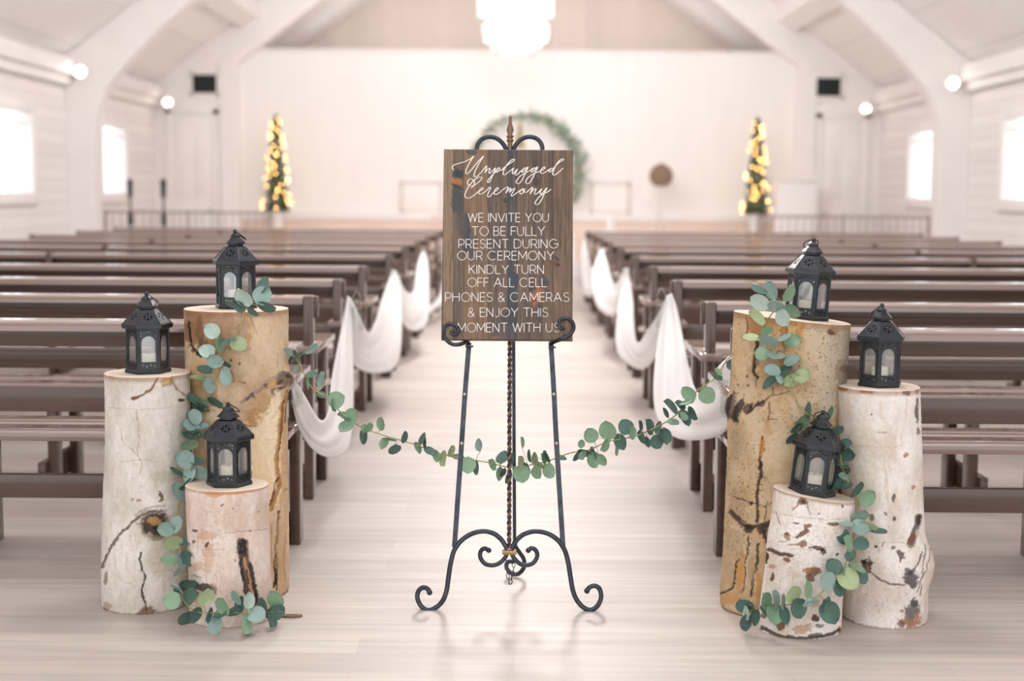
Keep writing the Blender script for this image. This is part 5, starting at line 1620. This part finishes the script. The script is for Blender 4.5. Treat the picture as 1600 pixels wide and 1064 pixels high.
# left garland, falling from the tall log down to the floor
stem = [(392, 476, 4.42), (383, 484, log_y('B', 383, 490, .010)), on('B', 376, 508), on('B', 366, 525), on('B', 347, 556), on('B', 337, 590), on('B', 326, 620), on('B', 318, 650), (307, 680, 4.40), (300, 710, 4.37), (291, 750, 4.34), (279, 790, 4.33), (275, 820, 4.31), (280, 850, 4.26), (283, 880, 4.24), (281, 910, 4.20), (288, 940, 4.17), (312, 957, 4.12), (350, 956, 4.11), (390, 958, 4.12), (428, 956, 4.20), (446, 962, 4.24)]
garland('eucalyptus garland trailing down between the left logs to the floor', stem, [
    (381, 464, 15, 'l', .7), (410, 461, 14, 'b'), (412, 446, 13, 'd', .6), (417, 479, 14, 'd', .55), (364, 473, 12, 'd', .4), (374, 478, 10, 'd', .7), (330, 517, 12, 'l'), (342, 538, 12, 'g', .8), (357, 533, 12.5, 'b'), (373, 539, 12.5, 'y'), (323, 549, 12, 'l', .85), (336, 563, 12, 'b', .9), (353, 566, 10, 'd', .3), (319, 579, 11, 'd', .6), (355, 588, 13.5, 'b', .75), (309, 592, 12, 'y', .3), (327, 602, 12, 'b', .8), (338, 628, 13, 'd', .6), (301, 625, 12, 'd', .5), (312, 634, 12, 'd', .5), (318, 640, 9, 'd', .6), (303, 652, 12, 'b', .85), (297, 667, 13, 'b', .7), (300, 676, 13, 'd', .5), (312, 676, 9, 'g', .6),
    (296, 692, 12, 'g', .7), (288, 718, 14, 'b'), (275, 739, 11, 'd', .3), (297, 741, 13, 'b', .8), (313, 736, 13, 'b', .75), (278, 768, 14, 'b', .8), (291, 759, 10, 'd', .5), (308, 722, 10, 'd', .6), (259, 826, 12, 'b', .9), (279, 820, 13, 'b'), (270, 847, 14, 'y', .8), (294, 846, 12, 'd', .5), (295, 871, 13, 'd', .9), (265, 876, 13, 'g', .65), (280, 890, 12, 'b', .6), (294, 911, 13, 'd', .5), (316, 900, 11, 'd', .3), (269, 938, 13.5, 'g'), (298, 934, 14, 'd', .7), (321, 931, 14, 'y', .85), (291, 966, 14, 'd', .75), (304, 961, 13, 'd', .6), (278, 916, 11, 'b', .6), (324, 961, 12, 'd', .5), (337, 977, 14, 'b', .8), (350, 946, 15, 'g', .75), (346, 958, 12, 'd', .6), (370, 933, 12, 'b', .5), (388, 938, 12, 'l', .7), (400, 961, 15, 'b'), (385, 980, 15, 'g', .6), (381, 987, 13, 'd', .4), (376, 944, 12, 'd', .6), (429, 955, 15, 'd', .85), (431, 936, 14, 'g', .8), (423, 972, 13, 'd', .6), (410, 946, 12, 'd', .6), (364, 955, 12, 'd', .7)], 4, 6)

# right garland
stem = [(1224, 476, 4.27), (1208, 488, 4.262), on('D', 1196, 506), on('D', 1190, 524), on('D', 1210, 550), on('D', 1222, 590), on('D', 1240, 615), on('D', 1253, 640), (1290, 660, 4.235), (1308, 690, 4.225), (1316, 730, 4.21), (1327, 757, 4.19), (1341, 785, 4.19), (1336, 820, 4.15), (1324, 860, 4.12), (1320, 885, 4.10), (1300, 910, 4.065), (1270, 935, 4.06), (1230, 945, 4.07), (1192, 950, 4.13), (1164, 955, 4.17)]
garland('eucalyptus garland trailing between the right logs and across the short log', stem, [
    (1187, 449, 13, 'b', .5), (1207, 452, 14, 'b', .65), (1187, 472, 14.5, 'l', .8), (1214, 478, 14, 'b', .8), (1232, 458, 13, 'g', .6), (1238, 484, 13, 'g', .7), (1223, 497, 12.5, 'l', .85), (1182, 496, 14.5, 'y', .55), (1174, 528, 13, 'y', .4), (1200, 531, 15, 'b', .9), (1227, 528, 11, 'b', .35), (1239, 533, 12, 'g', .85), (1190, 553, 10, 'g'), (1212, 555, 14.5, 'b'), (1238, 564, 12, 'b', .6), (1226, 578, 13, 'd', .6), (1206, 581, 12, 'b', .8), (1204, 598, 13, 'd', .5), (1236, 592, 13, 'y', .7), (1254, 588, 12, 'y', .85), (1218, 590, 9, 'b', .7), (1264, 641, 12, 'd', .4), (1253, 659, 13, 'g', .6), (1294, 646, 11, 'd', .4), (1237, 684, 11, 'd', .5), (1306, 672, 12, 'd', .6), (1320, 695, 11, 'd', .7), (1244, 668, 10, 'd', .5),
    (1322, 706, 14, 'd', .75), (1312, 726, 13, 'd', .5), (1317, 740, 12, 'd', .5), (1307, 757, 11, 'd', .7), (1319, 761, 12, 'd', .5), (1337, 763, 13, 'd', .4), (1354, 777, 13.5, 'g', .85), (1343, 804, 13, 'b', .7), (1358, 820, 13, 'y', .5), (1344, 826, 14, 'b', .8), (1373, 833, 11, 'd', .4), (1346, 849, 11, 'd'), (1317, 838, 11.5, 'd', .95), (1324, 849, 13, 'g', .5), (1321, 818, 11, 'b', .4), (1302, 886, 13, 'd', .95), (1293, 908, 14.5, 'b', .95), (1325, 905, 17, 'y', .9), (1346, 899, 14, 'd', .85), (1312, 918, 14, 'd', .85), (1340, 888, 13, 'g', .4), (1238, 927, 14, 'y', .8), (1265, 938, 13, 'b', .9), (1262, 921, 13, 'g', .5), (1248, 951, 15, 'd', .85), (1289, 945, 13, 'd', .7), (1298, 957, 17, 'd', .9), (1210, 960, 15, 'g', .85), (1212, 936, 14, 'b', .4), (1228, 961, 13, 'd', .6), (1194, 938, 13, 'g', .7), (1163, 945, 13.5, 'd', .9), (1164, 973, 12, 'd', .75), (1178, 964, 12, 'd', .6), (1166, 958, 11, 'l', .5), (1195, 957, 11, 'd', .5), (1222, 940, 12, 'b', .4)], 6, 6)

# curled brown leaves on the left birch log and a chip of bark on the floor
t = at_z(455, 962, .004)
c_ = thing('bark_chip', (t.x, t.y, 0), 'small brown chip of bark lying on the floor right of the left logs', 'bark chip')
mb = MB()
pr = [(-.032, -.004), (-.018, -.012), (.01, -.013), (.030, -.006), (.034, .004), (.016, .010), (-.012, .009), (-.030, .005)]
mb.prism(pr, 'z', .0, .007)
mb.build('chip', M['chip'], c_, 40)
y_ = log_y('A', 255, 776, .004)
P = at_y(255, 778, y_)
t = thing('dry_leaf', P, 'dry brown leaves stuck on the greyish white log above its knot', 'dry leaf')
rnd = random.Random(2)
mb, cc = MB(), []
leaf_geom(mb, cc, Vector((0, 0, 0)), Vector((-.55, -.25, .85)).normalized(), Vector((0, -1, .2)), .032, .011, (.3, .2, .1), rnd)
leaf_geom(mb, cc, Vector((.002, 0, -.004)), Vector((-1, -.2, -.1)).normalized(), Vector((0, -1, .3)), .03, .013, (.3, .2, .1), rnd)
mb.build('leaf_blades', M['chip'], t, 60)

# ================================================================== ALTAR END, FAR BEHIND
ST = .36
def fairy_tree(loc, label, seed):
    r = thing('pencil_tree', loc, label, 'tree', 'lit pencil trees by the altar wall')
    rnd = random.Random(seed)
    MB().lathe([(.0, 0), (.075, 0), (.08, .02), (.092, .62), (.1, .63), (.1, .66), (.088, .66), (.084, .60), (0, .60)], 24, cap=False).build('pot', M['white'], r, 40)
    MB().tube([(0, 0, .58), (0, 0, 2.18)], [.02, .006], 8).build('trunk', M['chip'], r)
    mb = MB()
    for k in range(1500):
        h = rnd.random() ** 1.15
        z = .64 + 1.52 * h
        rad = (.175 * (1 - h) + .065) * (.55 + .45 * rnd.random())
        if h > .97:
            rad *= .4
        a = rnd.uniform(0, 2 * PI)
        base = Vector((rad * .4 * math.cos(a), rad * .4 * math.sin(a), z))
        tip = Vector((rad * math.cos(a), rad * math.sin(a), z + rnd.uniform(-.02, .05)))
        side = (tip - base).cross(Vector((0, 0, 1))).normalized() * rnd.uniform(.008, .016)
        up = Vector((0, 0, .012))
        mid = base.lerp(tip, .5)
        mb.add([base, mid + side, tip, mid - side, mid + up], [(0, 1, 4), (1, 2, 4), (2, 3, 4), (3, 0, 4), (0, 3, 2, 1)])
    mb.build('foliage', M['needle'], r, None)
    b0 = None
    for k in range(44):
        h = (k + rnd.random()) / 44
        z = .67 + 1.42 * h
        rad = .18 * (1 - h) + .075
        a = rnd.uniform(-1.5, 1.5) - PI / 2
        p = (rad * math.cos(a), rad * math.sin(a), z)
        if b0 is None:
            b0 = MB().ball((0, 0, 0), .0072, 8, (1, 1, 1.4)).build('light_bulb', M['fairy'], r, 80)
            b0.location = p
        else:
            q = b0.copy(); COL.objects.link(q); q.location = p
    for k in range(8):
        h = rnd.random()
        z = .67 + 1.42 * h
        rad = .165 * (1 - h) + .06
        a = rnd.uniform(0, PI)
        q = b0.copy(); COL.objects.link(q); q.location = (rad * math.cos(a), rad * math.sin(a), z)
    # cable of the lights
    pts = [((.165 * (1 - t) + .05) * math.cos(t * 50), (.165 * (1 - t) + .05) * math.sin(t * 50), 0.66 + 1.5 * t) for t in [i / 160 for i in range(161)]]
    MB().tube(pts, .003, 4).build('light_cable', M['needle'], r)
    return r

P = at_y(433, 330, 22.62)
fairy_tree((P.x, 22.62, ST), 'slim pencil tree with warm fairy lights in a white pot left of the altar', 3)
P = at_y(1180, 333, 22.62)
fairy_tree((P.x, 22.62, ST), 'slim pencil tree with warm fairy lights in a white pot right of the altar', 11)

# round greenery hoop behind the sign
C0 = at_y(822, 266, 22.66)
hoop = thing('greenery_hoop', (C0.x, 22.66, ST), 'round green leafy hoop arch standing behind the wooden sign', 'hoop arch')
RH = 83 / 2222.2 * 22.75
zc = C0.z
mb = MB()
mb.tube([(C0.x + RH * math.cos(a), 22.66, zc + RH * math.sin(a)) for a in [2 * PI * k / 72 for k in range(72)]], .014, 8, True)
for dx in (-.28, .28):
    zz = zc - math.sqrt(RH * RH - dx * dx)
    mb.tube([(C0.x + dx, 22.66, zz), (C0.x + dx * 1.3, 22.66, ST + .02)], .014, 8)
    mb.box((C0.x + dx * 1.3 - .05, 22.45, ST), (C0.x + dx * 1.3 + .05, 22.8, ST + .02), .004)
mb.build('hoop_frame', M['brass_band'], hoop, 40, origin=(C0.x, 22.66, ST))
rnd = random.Random(5)
mb = MB()
for k in range(900):
    a = rnd.uniform(-.62, PI + .12)
    dens = .55 + .45 * max(0, math.cos(a - .35))
    if rnd.random() > dens:
        continue
    rr = RH + rnd.gauss(.0, .032 + .028 * max(0, math.cos(a)))
    p = Vector((C0.x + rr * math.cos(a), 22.66 + rnd.gauss(0, .04), zc + rr * math.sin(a)))
    d = Vector((rnd.gauss(0, 1), rnd.gauss(0, .6), rnd.gauss(0, 1))).normalized()
    sd = d.cross(Vector((rnd.gauss(0, .4), 1, rnd.gauss(0, .4)))).normalized()
    l, w = rnd.uniform(.06, .10), rnd.uniform(.014, .024)
    nrm = d.cross(sd) * .008
    mb.add([p, p + d * l * .5 + sd * w, p + d * l, p + d * l * .5 - sd * w, p + d * l * .5 + nrm], [(0, 1, 4), (1, 2, 4), (2, 3, 4), (3, 0, 4)])
mb.build('foliage', M['wreathleaf'], hoop, None, origin=(C0.x, 22.66, ST))

# small gold-green spray hanging inside the hoop
P = at_y(812, 207, 22.60)
sp = thing('hanging_spray', (P.x, 22.60, P.z), 'small gold-green spray hanging inside the green hoop above the sign', 'spray')
mb = MB()
for k in range(70):
    t = k / 70
    a = rnd.uniform(0, 2 * PI)
    p = Vector((0, 0, .16 - .38 * t))
    d = Vector((math.cos(a) * (.25 + t), math.sin(a) * .5, -.5 + rnd.uniform(-.3, .5))).normalized()
    sd = d.cross(Vector((0, 1, 0))).normalized()
    l = .05 + .07 * t
    mb.add([p, p + d * l * .5 + sd * .014, p + d * l, p + d * l * .5 - sd * .014, p + d * l * .5 + Vector((0, -.006, 0))], [(0, 1, 4), (1, 2, 4), (2, 3, 4), (3, 0, 4)])
mb.build('leaves', M['petal'], sp, None)
MB().tube([(0, 0, zc + RH - P.z - .005), (0, 0, -.2)], .006, 6).build('hanging_stem', M['petal'], sp)

# two framed wall panels of the altar wall
for pa, pb, lb in (((625, 283), (691, 335), 'white framed panel low on the altar wall left of the sign'), ((922, 284), (985, 341), 'white framed panel low on the altar wall right of the sign')):
    A, B = at_y(*pa, AW - .06), at_y(*pb, AW - .06)
    z0, z1 = max(B.z, .99), A.z
    o = thing('wall_panel', ((A.x + B.x) / 2, AW - .03, z0), lb, 'wall panel', 'framed panels on the altar wall')
    og = o.location.copy()
    MB().box((A.x, AW - .045, z0), (B.x, AW, z1), .003).build('panel_board', M['white_wall'], o, origin=og)
    f = MB()
    for lo, hi in (((A.x, z0), (A.x + .05, z1)), ((B.x - .05, z0), (B.x, z1)), ((A.x, z1 - .05), (B.x, z1)), ((A.x, z0), (B.x, z0 + .05))):
        f.box((lo[0], AW - .06, lo[1]), (hi[0], AW - .03, hi[1]), .006)
    f.build('panel_frame', M['frame_grey'], o, origin=og)

# round woven disc on a slender tripod
P = at_y(1033, 275, 22.45)
t = thing('disc_stand', (P.x, 22.45, ST), 'round brown disc on a slender pale stand right of the hoop', 'decor stand')
og = Vector((P.x, 22.45, ST))
mb = MB().lathe([(0, -.02), (.150, -.02), (.165, -.012), (.170, 0), (.165, .012), (.150, .02), (0, .02)], 40, Matrix.Translation((P.x, 22.45, P.z)) @ Matrix.Rotation(PI / 2, 4, 'X'), cap=False)
mb.build('disc', M['rattan'], t, 40, origin=og)
mb = MB().tube([(P.x + .172 * math.cos(a), 22.45, P.z + .172 * math.sin(a)) for a in [2 * PI * k / 40 for k in range(40)]], .012, 8, True)
mb.ball((P.x + .01, 22.45, P.z + .19), .02)
mb.build('rim', M['chip'], t, 50, origin=og)
for dx, dy in ((-.17, -.1), (.17, -.1), (0, .18)):
    MB().tube([(P.x + dx * .35, 22.45 + dy * .3, P.z - .165), (P.x + dx, 22.45 + dy, ST + .006)], .009, 6).build('leg', M['white'], t, 50, origin=og)
MB().tube([(P.x - .07, 22.37, P.z - .17), (P.x + .07, 22.37, P.z - .17), (P.x, 22.456, P.z - .17)], .008, 6, True).build('ring_brace', M['white'], t, 50, origin=og)

# white vase, white pillar block and little stools near the altar
P = at_y(954, 352, 22.3)
t = thing('white_vase', (P.x, 22.3, ST), 'white pillar vase on a white plinth at the foot of the right wall panel', 'vase')
zt = at_y(954, 334, 22.3).z - ST
MB().box((-.11, -.11, 0), (.11, .11, zt - .25), .006).build('plinth', M['white'], t)
MB().lathe([(0, zt - .25), (.055, zt - .25), (.075, zt - .17), (.07, zt - .06), (.05, zt - .02), (.06, zt), (.045, zt), (.04, zt - .04), (0, zt - .04)], 24, cap=False).build('vase_body', M['white'], t, 50)
P = at_y(683, 345, 22.3)
t = thing('candle_stool', (P.x, 22.3, ST), 'tan wooden pedestal low beside the wooden sign on the left', 'pedestal')
zt = at_y(683, 336, 22.3).z - ST
mb = MB().lathe([(0, zt - .03), (.1, zt - .03), (.105, zt - .015), (.1, zt), (0, zt)], 24, cap=False); mb.build('top', M['tan_trim'], t, 40)
for a in (0, 2.1, 4.2):
    MB().tube([(.05 * math.cos(a), .05 * math.sin(a), zt - .03), (.1 * math.cos(a), .1 * math.sin(a), .004)], .012, 8).build('leg', M['tan_trim'], t, 40)
# white lectern box right of the altar
A, B = at_y(1211, 278, 21.9), at_y(1272, 360, 21.9)
t = thing('white_lectern', ((A.x + B.x) / 2, 21.9, 0), 'plain bright white lectern box in front of the right chancel wall', 'lectern')
og = t.location.copy()
MB().box((A.x + .02, 21.72, 0), (B.x - .02, 22.08, A.z - .05), .006).build('body', M['white'], t, origin=og)
MB().box((A.x, 21.68, A.z - .05), (B.x, 22.12, A.z), .008).build('top', M['white'], t, origin=og)
MB().box((A.x, 21.68, 0), (B.x, 22.12, .06), .006).build('base', M['white'], t, origin=og)

# microphone stands on the left
for px, lb in ((203, 'black microphone stand on the far left, the left one of two'), (255, 'black microphone stand on the far left, the right one of two')):
    P = at_y(px, 292, 19.1)
    t = thing('microphone_stand', (P.x, 19.1, 0), lb, 'microphone stand', 'microphone stands')
    for a in (.3, 2.4, 4.5):
        MB().tube([(0, 0, .09), (.26 * math.cos(a), .26 * math.sin(a), .012)], .01, 6).build('leg', M['black'], t, 50)
    MB().tube([(0, 0, .05), (0, 0, .95), (0, 0, P.z - .12)], [.014, .014, .011], 8).build('pole', M['black'], t, 50)
    MB().lathe([(0, .86), (.03, .86), (.036, .9), (.036, .98), (.03, 1.02), (0, 1.02)], 12, cap=False).build('clutch', M['black'], t, 50)
    MB().lathe([(0, P.z - .15), (.028, P.z - .15), (.034, P.z - .06), (.034, P.z + .01), (.04, P.z + .03), (.038, P.z + .08), (.02, P.z + .105), (0, P.z + .11)], 14, cap=False).build('microphone', M['black'], t, 50)

# altar rails
def rail(x0, x1, y, label):
    t = thing('altar_rail', ((x0 + x1) / 2, y, 0), label, 'railing')
    og = t.location.copy()
    zt = 1.03
    MB().box((x0, y - .02, zt - .02), (x1, y + .02, zt + .012), .004).build('top_rail', M['greyrail'], t, origin=og)
    MB().box((x0, y - .012, .10), (x1, y + .012, .125), .003).build('bottom_rail', M['greyrail'], t, origin=og)
    nb = int((x1 - x0) / .105)
    b0 = None
    for k in range(nb + 1):
        x = x0 + .02 + (x1 - x0 - .04) * k / nb
        if b0 is None:
            b0 = MB().tube([(0, 0, .0), (0, 0, zt - .02)], .007, 6).build('baluster', M['greyrail'], t, 60)
            q = b0
        else:
            q = b0.copy(); COL.objects.link(q)
        q.location = (x - og.x, 0, 0)
    for x in (x0 + .02, (x0 + x1) / 2, x1 - .02):
        MB().box((x - .018, y - .018, 0), (x + .018, y + .018, zt + .03), .004).build('rail_post', M['greyrail'], t, origin=og)
rail(-5.70, at_y(425, 340, 19.7).x, 19.7, 'thin grey altar railing on the left, behind the last pews')
rail(at_y(1182, 340, 19.7).x, 5.70, 19.7, 'thin grey altar railing on the right, behind the last pews')

# dark vent grilles high on the chancel wall
for a, b, lb in (((299, 115), (340, 147), 'dark square vent grille high on the left chancel wall'), ((1274, 120), (1315, 152), 'dark square vent grille high on the right chancel wall')):
    A, B = at_y(*a, YC - .03), at_y(*b, YC - .03)
    t = thing('vent_grille', ((A.x + B.x) / 2, YC - .02, B.z), lb, 'vent grille', 'vent grilles of the chancel wall')
    og = t.location.copy()
    MB().box((A.x, YC - .012, B.z), (B.x, YC, A.z)).build('backing', M['grille'], t, origin=og)
    f = MB()
    for lo, hi in (((A.x - .03, B.z - .03), (A.x + .015, A.z + .03)), ((B.x - .015, B.z - .03), (B.x + .03, A.z + .03)), ((A.x - .03, A.z - .015), (B.x + .03, A.z + .03)), ((A.x - .03, B.z - .03), (B.x + .03, B.z + .015))):
        f.box((lo[0], YC - .04, lo[1]), (hi[0], YC, hi[1]), .004)
    f.build('frame', M['white'], t, origin=og)
    sl = MB()
    for k in range(7):
        z = B.z + (A.z - B.z) * (k + .5) / 7
        sl.box((A.x, YC - .03, z - .004), (B.x, YC - .012, z + .004))
    sl.build('slats', M['grille'], t, origin=og)

# flood lamps
def lamp(px, py, y, wall_x, sq, label):
    P = at_y(px, py, y)
    t = thing('flood_lamp', P, label, 'lamp', 'round flood lamps under the roof')
    dx = wall_x - P.x
    ax = Matrix.Rotation(PI, 4, 'Z')
    MB().ball((0, -.01, 0),   .068, 18, (1, .75, 1 * sq)).build('glowing_lens', M['lampglow'], t, 80)
    m4 = Matrix.Translation((0, .03, 0)) @ Matrix.Rotation(PI / 2, 4, 'X') @ Matrix.Rotation(PI, 4, 'X')
    MB().lathe([(.071, -.015), (.075, 0), (.075, .03), (.05, .09), (.03, .1), (0, .1)], 20, m4, cap=False).build('lamp_housing', M['white'], t, 60)
    MB().tube([(0, .12, 0), (dx * .5, .13, .03), (dx, .13, .04)], .014, 8).build('lamp_arm', M['white'], t, 60)
    light('lamp_glow', 'POINT', P + Vector((0, -.3, 0)), .25, WARM, .08)
lamp(125, 112, 18.0, -HW + .14, 1.0, 'glowing round flood lamp on the left arch, upper left of the photo')
lamp(262, 160, 22.3, -HW + .1, .65, 'small glowing flood lamp in the left corner of the chancel wall')
lamp(1489, 130, 18.0, HW - .14, 1.0, 'glowing round flood lamp on the right arch, upper right of the photo')
lamp(1353, 170, 22.3, HW - .1, .65, 'small glowing flood lamp in the right corner of the chancel wall')

# crystal chandelier
cx, cy, cz = CHAND
P = at_y(806, 44, cy)
cz = P.z
t = thing('chandelier', (P.x, cy, cz), 'bright crystal chandelier hanging from the ridge above the sign', 'chandelier')
MB().tube([(0, 0, .55), (0, 0, RZ - cz)], .012, 8).build('hanging_rod', M['steel'], t, 60)
fr = MB()
for rad, z in ((.44, .06), (.50, .40), (.24, -.16)):
    fr.tube([(rad * math.cos(a), rad * math.sin(a), z) for a in [2 * PI * k / 40 for k in range(40)]], .010, 6, True)
    for k in range(6):
        a = k * PI / 3
        fr.tube([(0, 0, z + .04), (rad * math.cos(a), rad * math.sin(a), z)], .006, 6)
fr.tube([(0, 0, -.3), (0, 0, .6)], .016, 8)
fr.build('ring_frame', M['steel'], t, 60)
b0 = None
for rad, z, nb in ((.34, .10, 10), (.20, .0, 6), (.40, .46, 10), (.12, -.12, 3)):
    for k in range(nb):
        a = 2 * PI * k / nb + rad
        p = (rad * math.cos(a), rad * math.sin(a), z)
        if b0 is None:
            b0 = MB().ball((0, 0, 0), .035, 10, (1, 1, 1.3)).build('bulb', M['bulb'], t, 80); b0.location = p
        else:
            q = b0.copy(); COL.objects.link(q); q.location = p
def strand(n):
    mb = MB()
    for i in range(n):
        mb.ball((0, 0, -.022 - i * .044), .019, 6, (1, 1, 1.15))
    mb.ball((0, 0, -.03 - n * .044), .024, 6, (1, 1, 1.5))
    return mb
st = {}
for rad, z, nb, ln in ((.44, .06, 34, 4), (.50, .40, 34, 4), (.24, -.16, 14, 3), (.34, .05, 14, 6)):
    for k in range(nb):
        a = 2 * PI * k / nb
        if ln not in st:
            st[ln] = strand(ln).build('crystal_strand', M['crystal'], t, 80)
            q = st[ln]
        else:
            q = st[ln].copy(); COL.objects.link(q)
        q.location = (rad * math.cos(a), rad * math.sin(a), z)
